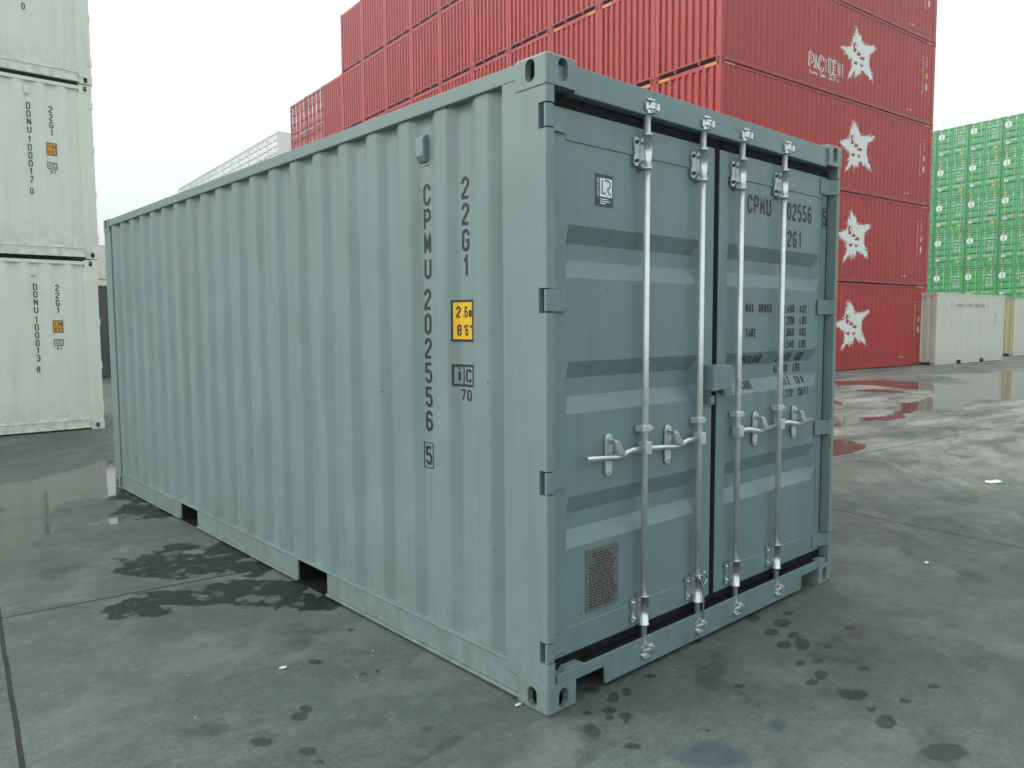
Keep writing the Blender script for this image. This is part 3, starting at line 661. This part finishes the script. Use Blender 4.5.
def vent(parent, prof, m, bev=.003):
    yc = .848; x = prof(yc) ; mb = MB()
    mb.prism([(x, 2.442), (x - .006, 2.44), (x - .028, 2.425), (x - .028, 2.345), (x - .010, 2.318), (x, 2.318)][::-1], yc - .026, yc + .034, 'y')
    V = [(a, b, c) for a, b, c in mb.v]; mb.v = V
    mb.box(x - .004, x + .002, yc - .036, yc + .052, 2.300, 2.306)
    mb.build('vent', m, parent, bev)
vent(wl, sprof, GREY)
# door markings
fd = lambda u, v, lift=0: (u, (door_depth(v) if 1.322 <= u <= 2.322 else YL) - .0016 - lift, v)
mk = MB()
text(mk, '-', 1.462, 2.140, .09, .03, fd, .010)
mk.add([(1.442, 2.094 - .012, YL), ], [])
mk.v.pop()
text(mk, 'CPMU', 1.512, 2.137, .096, .047, fd, .0135, gap=.32)
text(mk, '202556', 1.862, 2.137, .096, .043, fd, .0135, gap=.36)
text(mk, '5', 2.330, 2.137, .090, .038, lambda u, v, l=0: (u, YL - .0016 - l, v), .0105)
ribbon([(2.324, 2.122), (2.372, 2.122), (2.372, 2.240), (2.324, 2.240), (2.324, 2.122)], .004, mk, lambda u, v, l=0: (u, YL - .0016 - l, v), .0004)
text(mk, '22G1', 1.872, 1.990, .092, .043, fd, .0135, gap=.36)
mk.add([fd(1.442, 2.085), fd(1.470, 2.092), fd(1.448, 2.050)], [(0, 1, 2)])
rows = [('MAX. GROSS', '30,480', 'KGS', 1.625), (None, '67,200', 'LBS', 1.560), ('TARE', '2,060', 'KGS', 1.494), (None, '4,540', 'LBS', 1.427),
        ('PAYLOAD', '28,420', 'KGS', 1.354), (None, '62,660', 'LBS', 1.290), ('CUBE', '33.2', 'CU.M', 1.219), (None, '1,172', 'CU.FT', 1.150)]
for a, b, c, z in rows:
    h = .046
    if a: text(mk, a, 1.512, z, h, .0215, fd, .0085, gap=.30, step=.012)
    wnum = sum((.0215 * 1.32) * (.55 if q in ".,'" else 1) for q in b)
    text(mk, b, 2.030 - wnum, z, h, .0215, fd, .0075, gap=.32, step=.012)
    text(mk, c, 2.088, z, h, .0215, fd, .0075, gap=.30, step=.012)
mk.build('lettering', INK, doors[1])
# blue classification sticker
fl = lambda u, v, lift=0: (u, YP - .0016 - lift, v)
mb = MB(); patch(mb, .338, .452, 2.058, 2.190, fl, 0, 1); st = mb.build('class_sticker', BLUE, doors[0])
mb = MB(); patch(mb, .366, .444, 2.098, 2.174, fl, .0006, 1); text(mb, 'CERTIFIED', 0, 0, .012, .0065, lambda u, v, l=0: (.360 - v, YP - .0022 - l, 2.100 + u), .0018, gap=.25)
for k in range(3): patch(mb, .368, .368 + (.05, .06, .036)[k], 2.086 - k * .009, 2.090 - k * .009, fl, .0006, 1)
mb.build('sticker_frame', INKW, doors[0])
mb = MB()
ribbon([(.380, 2.166), (.380, 2.112), (.402, 2.112)], .006, mb, fl, .0014)
ribbon([(.396, 2.166), (.418, 2.166), (.430, 2.158), (.430, 2.140), (.414, 2.132), (.420, 2.118), (.434, 2.106)], .006, mb, fl, .0014)
mb.build('sticker_lettering', BLUE, doors[0])
# grey data plate with rows of stamped text
mb = MB().box(.284, .496, YP - .004, YP - .001, .338, .612); pl = mb.build('data_plate', PLATE, doors[0], .001)
mb = MB(); random.seed(4)
for r in range(20):
    z = .592 - r * .0122; u = .300 + (random.uniform(.02, .05) if r < 4 else random.uniform(0, .006)); e = .482 - (random.uniform(.01, .05) if r < 4 else random.uniform(0, .03))
    while u < e:
        l_ = random.uniform(.008, .03); patch(mb, u, min(e, u + l_), z - .0055, z, lambda a, b, l=0: (a, YP - .0048, b), 0, 1); u += l_ + random.uniform(.004, .012)
mb.build('plate_stamping', INK, doors[0])
for (a, b) in ((.289, .478), (.491, .484)): MB().tube([(a, YP - .008, b), (a, YP - .004, b)], .004, 8).build('rivet', ZINC, pl)
# ---------------------------------------------------------------- simpler containers for the stacks
def simple_container(name, label, cat, group, m, W, L, H, pitch=.2785, door_style='full', pockets=False, mside=None, endmat=None, hw=True, rodm=None, dout=.010, din=.046):
    root = thing(name, label, cat, group=group)
    pr = profile(.548, .07, .068, pitch, dout, din)
    z1 = H - .07; parts = {}
    tb = breaks(.19, L - .19, .548, .07, .068, pitch)
    parts['side'] = sheet(lambda t, d, z: (d, t, z), tb, pr, .155, z1).build('side_wall', mside or m, root)
    sheet(lambda t, d, z: (W - d, t, z), tb, pr, .155, z1).build('side_wall', mside or m, root)
    pe = profile(W / 2, .085, .030, .25, .010, .070)
    sheet(lambda t, d, z: (t, L - d, z), breaks(.155, W - .155, W / 2, .085, .030, .25), pe, .16, H - .125).build('end_wall', endmat or m, root)
    MB().box(.06, W - .06, .06, L - .06, H - .035, H - .022).build('roof', m, root)
    MB().box(.06, W - .06, .06, L - .06, .10, .15).build('floor', UNDER, root)
    for sx in (0, 1):
        X = lambda a: a if sx == 0 else W - a
        MB().box(X(.004), X(.066), CY, L - CY, z1, H - .020).build('top_rail', m, root)
        mb = MB()
        if pockets:
            for ya, yb in ((CY, L / 2 - 1.21), (L / 2 - .84, L / 2 + .84), (L / 2 + 1.21, L - CY)):
                mb.box(X(.016), X(.026), ya, yb, .030, .150); mb.box(X(.006), X(.060), ya, yb, .016, .029)
        else:
            mb.box(X(.016), X(.026), CY, L - CY, .030, .150); mb.box(X(.006), X(.060), CY, L - CY, .026, .036)
        mb.box(X(.008), X(.07), CY + .004, L - CY - .004, .151, .160)
        mb.build('bottom_rail', m, root)
        MB().box(X(.004), X(.155), L - .155, L - .006, .116, H - .116).build('corner_post', endmat or m, root)
        MB().prism([(X(x), y) for x, y in ((.004, .006), (.05, .006), (.05, .09), (.03, .09), (.03, .20), (.004, .20))], .116, H - .116).build('corner_post', m, root)
    MB().box(CX, W - CX, L - .07, L - .006, H - .125, H - .012).build('front_header', m, root)
    MB().box(CX, W - CX, L - .05, L - .006, .112, .158).build('front_sill', m, root)
    for ux in (.32, .68): MB().box(W * ux - .03, W * ux + .03, L - .045, L - .012, .02, .111).build('sill_stub', m, root)
    MB().box(CX, W - CX, .012, .07, H - .13, H - .012).build('door_header', m, root)
    MB().box(CX, W - CX, .010, .07, .02, .155).build('door_sill', m, root)
    castings(root, m, W, L, H)
    zb, zt = .19, H - .165
    for k, (xa, xb) in enumerate(((.055, W / 2 - .012), (W / 2 + .012, W - .055))):
        mb = MB(); zs = [zb]; rb = (zt - zb - .5) / (4 if H > 2.7 else 3)
        dep = [.055]
        nrib = 4 if H > 2.7 else 3
        for j in range(nrib):
            c = zb + .25 + rb * (j + .5)
            zs += [c - .07, c - .03, c + .03, c + .07]; dep += [.055, .074, .074, .055]
        zs.append(zt); dep.append(.055)
        xs = [xa, xa + .08, xa + .12, xb - .12, xb - .08, xb]
        vs = [(x, (dp if i in (2, 3) else .055), z) for z, dp in zip(zs, dep) for i, x in enumerate(xs)]
        mb.add(vs, [(j * 6 + i, j * 6 + i + 1, (j + 1) * 6 + i + 1, (j + 1) * 6 + i) for j in range(len(zs) - 1) for i in range(5)])
        d = mb.build('door', m, root); parts.setdefault('doors', []).append(d)
        MB().box(xa - .01, xb + .006, .07, .09, zb - .03, zt + .03).build('rubber_gasket', RUBBER_SHADE, d)
        if not hw: continue
        for rx in (.25, .75):
            x = xa + (xb - xa) * rx; s = -1 if k == 0 else 1
            MB().tube([(x, .022, .08), (x, .022, H - .07)], .018 if rodm is None else .026, 8).build('lock_rod', rodm or ZINC2, d)
            MB().box(x, x + s * .33, .01, .03, 1.0, 1.03).build('door_handle', ZINC, d)
            MB().box(x - .03, x + .03, .0, .05, .96, 1.06).build('handle_hub', ZINC, d)
            for zz in (.24, H - .32): MB().box(x - .07, x + .026, .01, .054, zz, zz + .13).build('rod_bracket', ZINC, d)
            for zz in (.05, H - .10): MB().box(x - .05, x + .06, -.008, .03, zz, zz + .045).build('cam_keeper', ZINC, d)
        for zz in [zb + .08 + q * (zt - zb - .25) / 3 for q in range(4)]:
            a, b = (-.004, .14) if k == 0 else (W - .14, W + .004)
            MB().box(a, b, -.004, .05, zz, zz + .10).build('hinge', m, d)
    parts['prof'] = pr
    return root, parts
def place(o, x, y, z, rz, label): o.location = (x, y, z); o.rotation_euler = (0, 0, rz); o['label'] = label

PSI = -.09086
dX = Vector((math.cos(PSI), math.sin(PSI))); dY = Vector((-math.sin(PSI), math.cos(PSI)))
HULL = None
def px(p):
    q = Vector(p) - Vector(CAM); d = q.dot(CF)
    return None if d < .05 else (512 + 762.93 * q.dot(CR) / d, 384 - 762.93 * q.dot(CU) / d)
# outline of the grey container as the photographer sees it: stacks wholly behind it are left out
hull = [px(c) for c in ((0, 0, 0), (W0, 0, 0), (W0, 0, H0), (0, 0, H0), (0, L0, H0), (0, L0, 0))]
def behind(p):
    s = []
    for i in range(6):
        a, b = hull[i], hull[(i + 1) % 6]; s.append((b[0] - a[0]) * (p[1] - a[1]) - (b[1] - a[1]) * (p[0] - a[0]))
    return all(v > 0 for v in s) or all(v < 0 for v in s)
def shows(pts):
    for p in pts:
        q = px(p)
        if q and -5 < q[0] < 1029 and -5 < q[1] < 773 and not behind(q): return True
    return False

# ----- white stack on the left: long sides face the photographer
ORD = ['bottom', 'second', 'third', 'fourth', 'fifth', 'sixth', 'seventh']
white, wp = simple_container('shipping_container', 'x', 'container', 'white containers stacked on the left', WHITE, W0, L0, H0)
wside = wp['side']
vent(wside, wp['prof'], WHITE, 0)
km = make_kidmap(white)
wx, wy = 1.137, 10.97
for lv, (dig, chk, dxx) in enumerate((('100013', '8', 0), ('100017', '0', .035), ('100020', '0', .05))):
    o = white if lv == 0 else copy_tree(white, km)
    place(o, wx + dxx, wy, lv * 2.612, math.radians(90), ('off-white container lettered DONU 100013 8, standing on the concrete at the left', 'off-white container lettered DONU 100017 0, in the middle of the left stack', 'topmost off-white container of the left stack, cut by the top of the photo')[lv])
    sw = [c for c in bpy.data.objects if c.parent == o and c.name.startswith('side_wall')]
    sw = min(sw, key=lambda c: min(v.co.x for v in c.data.vertices))
    side_marks(sw, wp['prof'], 'DONU', dig, chk, '22G1', '67', ORA, off=.003)
o = copy_tree(white, km)
place(o, 3.2, 13.6, 0, math.radians(90), 'off-white container standing behind the left stack, its edge showing in the gap')
bpy.data.objects.remove(o) if False else None
for c in [o]:
    c.location = (15.6, 62.0, 0); c['label'] = 'lower white container seen in the gap behind the left stack'
for lv in (1, 2):
    o2 = copy_tree(white, km); place(o2, 15.6, 62.0, 2.612 * lv, math.radians(90), ('middle', 'upper')[lv - 1] + ' white container seen in the gap behind the left stack')
dk, dp = simple_container('shipping_container', 'dark blue-grey container glimpsed in the gap beside the left stack', 'container', None, DARK, W0, L0, 2.9)
place(dk, 5.0, 24.4, 0, math.radians(90), dk['label'])

# ----- red stack
RW, RL, RH = 2.385, 12.192, 2.896; RP, RLV = 2.3984, 2.9016
A = Vector((16.3683, 9.8499)); B = A + dX * RL
RG = 'red containers stacked behind the grey one'
red, rp_ = simple_container('shipping_container', 'x', 'container', RG, RED, RW, RL, RH, pitch=.26, hw=False)
redd, _ = simple_container('shipping_container', 'x', 'container', RG, RED, RW, RL, RH, pitch=.26)
kmd = make_kidmap(redd); firstd = True
def red_strips(parent, prof, f):
    pass
# yellow hazard strips and number column on the end wall of each high container
ys = MB()
pe = profile(RW / 2, .085, .030, .25, .010, .070)
for (a, b) in ((.17, .55), (RW - .55, RW - .17)):
    for k in range(6):
        u = a + (b - a) * k / 6; ys.prism([(u, RH - .105), (u + .035, RH - .105), (u + .055, RH - .03), (u + .02, RH - .03)], RL - .0055, RL - .002, 'y')
ew = [c for c in bpy.data.objects if c.parent == red and c.name.startswith('end_wall')][0]
ys.build('hazard_strip', YEL, ew)
nm = MB(); random.seed(2)
fe = lambda u, v, l=0: (u, RL - pe(u) + .004 + l, v)
text(nm, 'HJCU8152630', RW - (RW - .36), 2.40, .085, .05, fe, .014, vertical=True, pitch=.11)
nm.build('lettering', INKW, ew)
km = make_kidmap(red)
first = True; redcols = []
colword = ['corner', 'second', 'third', 'fourth', 'fifth', 'sixth', 'seventh', 'eighth', 'ninth', 'tenth', 'eleventh', 'twelfth', 'thirteenth']
near = {}
for c in range(13):
    lv_top = 5 if c >= 10 else 6
    vis = []
    for k in range(lv_top):
        z = k * RLV
        base = A + dY * (RP * c)
        pts = []
        for i in range(7):
            q = base + dY * (RW * i / 6)
            for j in range(7): pts.append((q.x, q.y, z + RH * j / 6))
        if c == 0:
            for i in range(13):
                q = A + dX * (RL * i / 12)
                for j in range(7): pts.append((q.x, q.y, z + RH * j / 6))
        vis.append(shows(pts))
    for k in range(lv_top):
        if c == 0 and k > 4: continue
        if c < 11: o = red if first else copy_tree(red, km); first = False
        else: o = redd if firstd else copy_tree(redd, kmd); firstd = False
        lab = 'red container with corrugated end facing left, %s row, %s column from near corner' % (ORD[k], colword[c])
        if c == 0: lab = 'red corner container with its long side showing, %s row of the near column' % ORD[k]
        if c < 11:
            q = B + dY * (RP * c); place(o, q.x, q.y, .01 + k * RLV, math.radians(90) + PSI, lab)
        else:
            q = A + dY * (RP * (c + 1)); place(o, q.x, q.y, .01 + k * RLV, math.radians(-90) + PSI,
                'red container showing its door end, %s row, %s column of the red stack' % (ORD[k], 'next to last' if c == 11 else 'last'))
        if c == 0: near[k] = o
        if c > 2:
            for e_ in kids(o):
                for g_ in list(kids(e_)):
                    if g_.name.startswith('hazard_strip'): bpy.data.objects.remove(g_)
# painted emblem on the long sides of the corner column
STAR = [(-.20,1.06),(-.06,.91),(.12,.58),(.26,.49),(.62,.56),(.98,.60),(.84,.38),(.58,.15),(.52,-.18),(.63,-.44),(.84,-.95),(.49,-.84),(.20,-.69),(.03,-.91),(-.17,-1.06),(-.26,-.91),(-.61,-1.22),(-.46,-.77),(-.46,-.36),(-.61,-.29),(-1.0,0),(-.49,.2),(-.40,.58)]
def inside(pts, x, y):
    r = False; n = len(pts); j = n - 1
    for i in range(n):
        (x0, y0), (x1, y1) = pts[i], pts[j]
        if (y0 > y) != (y1 > y) and x < (x1 - x0) * (y - y0) / (y1 - y0) + x0: r = not r
        j = i
    return r
MARKS = [  # brush marks left red inside the star
 [(-.22,.46),(-.16,.40),(-.20,.22),(-.12,.12),(-.16,.02),(-.26,.02),(-.22,.14),(-.27,.28)], [(-.12,.44),(-.06,.34),(-.08,.18),(-.14,.28)],
 [(-.06,.18),(.0,.02),(.10,.06),(.14,-.06),(-.02,-.10),(-.16,-.06),(-.02,.0)], [(.02,.22),(.06,.06),(.02,.06)],
 [(.06,-.20),(.16,-.10),(.20,.04),(.24,-.08),(.38,-.10),(.34,-.24),(.22,-.18),(.14,-.24)],
 [(-.22,-.38),(-.16,-.44),(-.12,-.38),(-.06,-.42),(.02,-.40),(-.02,-.54),(-.12,-.58),(-.22,-.52)],
 [(.10,-.40),(.16,-.46),(.22,-.36),(.26,-.46),(.34,-.40),(.30,-.54),(.24,-.54),(.22,-.70),(.18,-.56),(.12,-.54)]]
def star_mesh(prof, cu, cv, rad, seed):
    rng = random.Random(seed); mb = MB(); h = .022; n = int(2.9 * rad / h)
    ph = [rng.uniform(0, 6.28) for _ in range(8)]
    for i in range(-n // 2, n // 2):
        for j in range(-n // 2, n // 2):
            x = i * h / rad * .78; y = j * h / rad * 1.17; a = math.atan2(y, x); r = math.hypot(x, y) + 1e-6
            k = 1 + .045 * math.sin(23 * a + ph[0]) + .04 * math.sin(41 * a + ph[1]) + .035 * math.sin(67 * a + ph[2]) + rng.uniform(-.05, .05)
            if not inside(STAR, x * k, y * k):
                if not inside(STAR, x * k * .86, y * k * .86) or rng.random() > .45: continue
                if not inside(STAR, x * k * .93, y * k * .93) and rng.random() > .4: continue
            if any(inside(mk_, x + .1, y) for mk_ in MARKS): continue
            u0 = cu + i * h; v0 = cv + j * h
            mb.add([(prof(-q[0]) - .004, -q[0], q[1]) for q in ((u0, v0), (u0 + h, v0), (u0 + h, v0 + h), (u0, v0 + h))], [(0, 1, 2, 3)])
    return mb
rprf = rp_['prof']
for k in range(4):
    sw = [c for c in bpy.data.objects if c.parent == near[k] and c.name.startswith('side_wall')]
    sw = min(sw, key=lambda c: min(v.co.x for v in c.data.vertices))
    star_mesh(rprf, -5.14, 1.53, .80, k).build('painted_emblem', INKW, sw)
for k in range(5):
    sw = [c for c in bpy.data.objects if c.parent == near[k] and c.name.startswith('side_wall')]
    sw = min(sw, key=lambda c: min(v.co.x for v in c.data.vertices))
    f = lambda u, v, l=0: (rprf(-u) - .004 - l, -u, v)
    mb = MB()
    text(mb, 'HJCU8152%d30' % k, -.83, 2.28, .085, .05, f, .016, vertical=True, pitch=.122)
    text(mb, '45G1', -.56, 2.28, .085, .05, f, .016, vertical=True, pitch=.122)
    patch(mb, -.60, -.50, 1.20, 1.42, f, 0, 3)
    text(mb, 'MAX', -1.90, .30, .06, .09, f, .018)
    mb.build('lettering', INKW, sw)
    yb = MB(); patch(yb, -.60, -.48, 1.60, 1.78, f, 0, 3); yb.build('height_label', YEL, sw)
    yb = MB()
    for (a, b) in ((-RL + .2, -RL + .62), (-.62, -.2)):
        for q in range(5):
            u = a + (b - a) * q / 5; yb.prism([(-(u), RH - .075), (-(u + .04), RH - .075), (-(u + .06), RH - .02), (-(u + .02), RH - .02)], .0015, .0035, 'x')
    yb.build('hazard_strip', YEL, sw)
# outlined word beside the top emblem
sw = [c for c in bpy.data.objects if c.parent == near[3] and c.name.startswith('side_wall')]
sw = min(sw, key=lambda c: min(v.co.x for v in c.data.vertices))
f = lambda u, v, l=0: (rprf(-u) - .004 - l, -u, v)
mb = MB(); u = -8.0
for ch in 'PACIDEH':
    for st_ in G[ch]:
        pts = [(u + .04 + x * .17, .60 + y * .42) for x, y in st_]
        for q in (-1, 1):
            # outline: two thin lines either side of each stroke
            off = []
            for i, p_ in enumerate(pts):
                p0 = Vector(pts[max(i - 1, 0)]); p1 = Vector(pts[min(i + 1, len(pts) - 1)]); t = (p1 - p0).normalized() if (p1 - p0).length > 1e-5 else Vector((1, 0))
                off.append((p_[0] - t.y * q * .045, p_[1] + t.x * q * .045))
            ribbon(off, .030, mb, f, .0003 * q + .0006, .03)
    u += .265
text(mb, 'TRANS CONTINENTAL'.replace('O', '0'), -8.0, .42, .09, .075, f, .022, gap=.38, step=.03)
mb.build('painted_name', INKW, sw)

# ----- cream containers on the right
cx0, cy0 = 28.079, 8.234
CD = Vector((math.cos(-.0847), math.sin(-.0847)))
cream, cp_ = simple_container('shipping_container', 'x', 'container', 'cream containers standing beside the red stack', CREAM, W0, L0, 2.67, pockets=True, hw=False, dout=.014, din=.020)
for q in kids(cream):
    if q.name.startswith('corner_post') and max(v.co.y for v in q.data.vertices) > 5 and False: pass
km = make_kidmap(cream)
c2 = copy_tree(cream, km)
place(cream, cx0 + CD.x * 6.03, cy0 + CD.y * 6.03, 0, math.radians(90) - .0847, 'cream container with faint red lettering, beside the bottom of the red stack')
q = (38.4 + CD.x * 6.058, 8.48 + CD.y * 6.058)
place(c2, q[0], q[1], 0, math.radians(90) - .0847, 'second cream container at the right edge of the photo, sunlight coloured into its left end')
for k in kids(c2):
    if k.name.startswith('corner_post') or k.name.startswith('end_wall'):
        if max(v.co.y for v in k.data.vertices) > 5:
            k.data = k.data.copy(); k.data.materials[0] = CREAM_SUNLIT
sw = [c for c in kids(cream) if c.name.startswith('side_wall')]; sw = min(sw, key=lambda c: min(v.co.x for v in c.data.vertices))
f = lambda u, v, l=0: (cp_['prof'](-u) - .004 - l, -u, v)
FADED = mat('faded_red_lettering', (.36, .22, .18), .6, var=.2)
mb = MB(); text(mb, 'K.vvmmicvmcimmcmv I', -4.85, 2.14, .20, .13, f, .030, gap=.40, step=.04); mb.build('lettering', FADED, sw)
mb = MB(); text(mb, '1I', -.86, 1.72, .20, .05, f, .03, vertical=True, pitch=.25); mb.build('lettering', UNDER, sw)

# ----- green stack far right: door ends face the photographer
GH, GP = 2.875, 2.5
g0 = Vector((67.48, 22.19)); gth = -1.69942; gd = Vector((math.cos(gth), math.sin(gth)))
green, gp_ = simple_container('shipping_container', 'x', 'container', 'green containers stacked at the far right', GREEN, W0, 12.192, GH, rodm=GREEN2)
for k, d in enumerate(gp_['doors']):
    f = lambda u, v, l=0: (u, .050 - l, v)
    mb = MB()
    if k == 0:
        mb.prism([(.33 + .26 * math.cos(t * math.pi / 8), 2.24 + .26 * math.sin(t * math.pi / 8)) for t in range(16)], .046, .050, 'y')
        mb.build('painted_emblem', INKW, d); mb = MB()
        mb.prism([(.33 + .07 * math.cos(t * math.pi / 5), 1.55 + .07 * math.sin(t * math.pi / 5)) for t in range(10)], .046, .050, 'y')
        mb.build('painted_mark', INKW, d); mb = MB()
        mb.prism([(.34 + .15 * math.cos(t * math.pi / 5), .86 + .15 * math.sin(t * math.pi / 5)) for t in range(10)], .046, .050, 'y')
        mb.build('painted_mark', INKW, d); mb = MB()
        text(mb, 'LINE', .56, .92, .16, .09, f, .03, gap=.3)
        mb.build('lettering', INKW, d)
        mb = MB(); mb.prism([(.33 + .07 * math.cos(t * math.pi / 5), 2.24 + .05 * math.sin(t * math.pi / 5)) for t in range(10)], .042, .0455, 'y'); mb.build('emblem_centre', GREEN, d)
    else:
        text(mb, 'EMCU 830142', 1.34, 2.25, .13, .065, f, .02, gap=.3)
        text(mb, '45G1', 1.65, 2.06, .10, .06, f, .02, gap=.3)
        for r in range(4): text(mb, ('GROSS 305', 'TARE 3900', 'NET 26580', 'CUBE 76.3', 'LBS 67200', 'LBS 58600')[r], 1.62, 1.76 - r * .105, .062, .05, f, .016, gap=.3)
        text(mb, 'SUPER HI'.replace('U', 'U'), 1.40, .90, .12, .08, f, .025, gap=.35)
        mb.build('lettering', INKW, d)
        mb = MB(); patch(mb, 1.80, 2.18, .62, .74, f, .003, 1); mb.build('warning_label', YEL, d)
mb = MB()
for (a, b) in ((.2, .5), (W0 - .5, W0 - .2)): mb.box(a, b, .004, .0115, GH - .10, GH - .03)
mb.build('hazard_strip', ORA, [c for c in kids(green) if c.name.startswith('door_header')][0])
km = make_kidmap(green); first = True
for c in range(-1, 4):
    for k in range(6):
        b_0 = g0 + gd * (GP * c)
        z = 17.449 - (6 - k) * 2.891
        pts = [((b_0 + gd * (2.4 * i / 6)).x, (b_0 + gd * (2.4 * i / 6)).y, z + GH * j / 6) for i in range(7) for j in range(7)]
        o = green if first else copy_tree(green, km); first = False
        row = 5 - k
        nm_ = {-1: 'half hidden column beside the red stack', 0: 'first full column', 1: 'second full column', 2: 'third full column', 3: 'last column at the photo edge'}[c]
        place(o, b_0.x, b_0.y, z, gth, 'green container, %s row from the top, %s' % (('top', 'second', 'third', 'fourth', 'fifth', 'bottom')[row], nm_))
        o['label'] = o['label'].replace('top row from the top', 'top row').replace('bottom row from the top', 'bottom row')

# ----- far pale stacks behind the grey container's roof line
FH, FP = 2.896, 2.5
fc = Vector((26.668, 58.393)); fth = math.radians(84.8); fd_ = Vector((math.cos(fth), math.sin(fth)))
def far_proto(m, grp, hw_=True):
    return simple_container('shipping_container', 'x', 'container', grp, m, W0, 12.192, FH, hw=hw_)[0]
for m, cs, grp, nm_ in ((FARW, range(0, 7), 'white containers in the far stack', 'white'), (FARG, range(7, 13), 'pale green containers in the far stack', 'pale green')):
    pr_ = far_proto(m, grp); pl_ = far_proto(m, grp, False); km = make_kidmap(pr_); first = True; firstl = True
    for n_, c in enumerate(cs):
        for k in range(6):
            b_0 = fc + fd_ * (FP * (c + 1)); z = 17.65 - (6 - k) * 2.94
            e = [fc + fd_ * (FP * c + 2.438 * i / 4) for i in range(5)]
            vs_ = lambda zz: shows([(p.x, p.y, zz + FH * j / 5) for p in e for j in range(6)])
            if k > 2: o = pr_ if first else copy_tree(pr_, km); first = False
            else: o = pl_ if firstl else copy_tree(pl_, km); firstl = False
            place(o, b_0.x, b_0.y, z, math.radians(-90) + PSI, '%s container far behind, %s row of the %s column from the right' % (nm_, ('bottom', 'second', 'third', 'fourth', 'fifth', 'top')[k], ORD[n_].replace('bottom', 'first')))

# ---------------------------------------------------------------- thin damp air over the yard
hm = bpy.data.materials.new('haze'); hm.use_nodes = True; hn = hm.node_tree
for q in list(hn.nodes):
    if q.type == 'BSDF_PRINCIPLED': hn.nodes.remove(q)
pv = hn.nodes.new('ShaderNodeVolumePrincipled'); pv.inputs['Color'].default_value = (.95, .97, 1, 1); pv.inputs['Density'].default_value = .0040; pv.inputs['Anisotropy'].default_value = .7
hn.links.new(pv.outputs[0], hn.nodes['Material Output'].inputs['Volume'])
hz = MB().box(-950, 950, -950, 950, -1.0, 24).build('haze', hm); hz['kind'] = 'stuff'
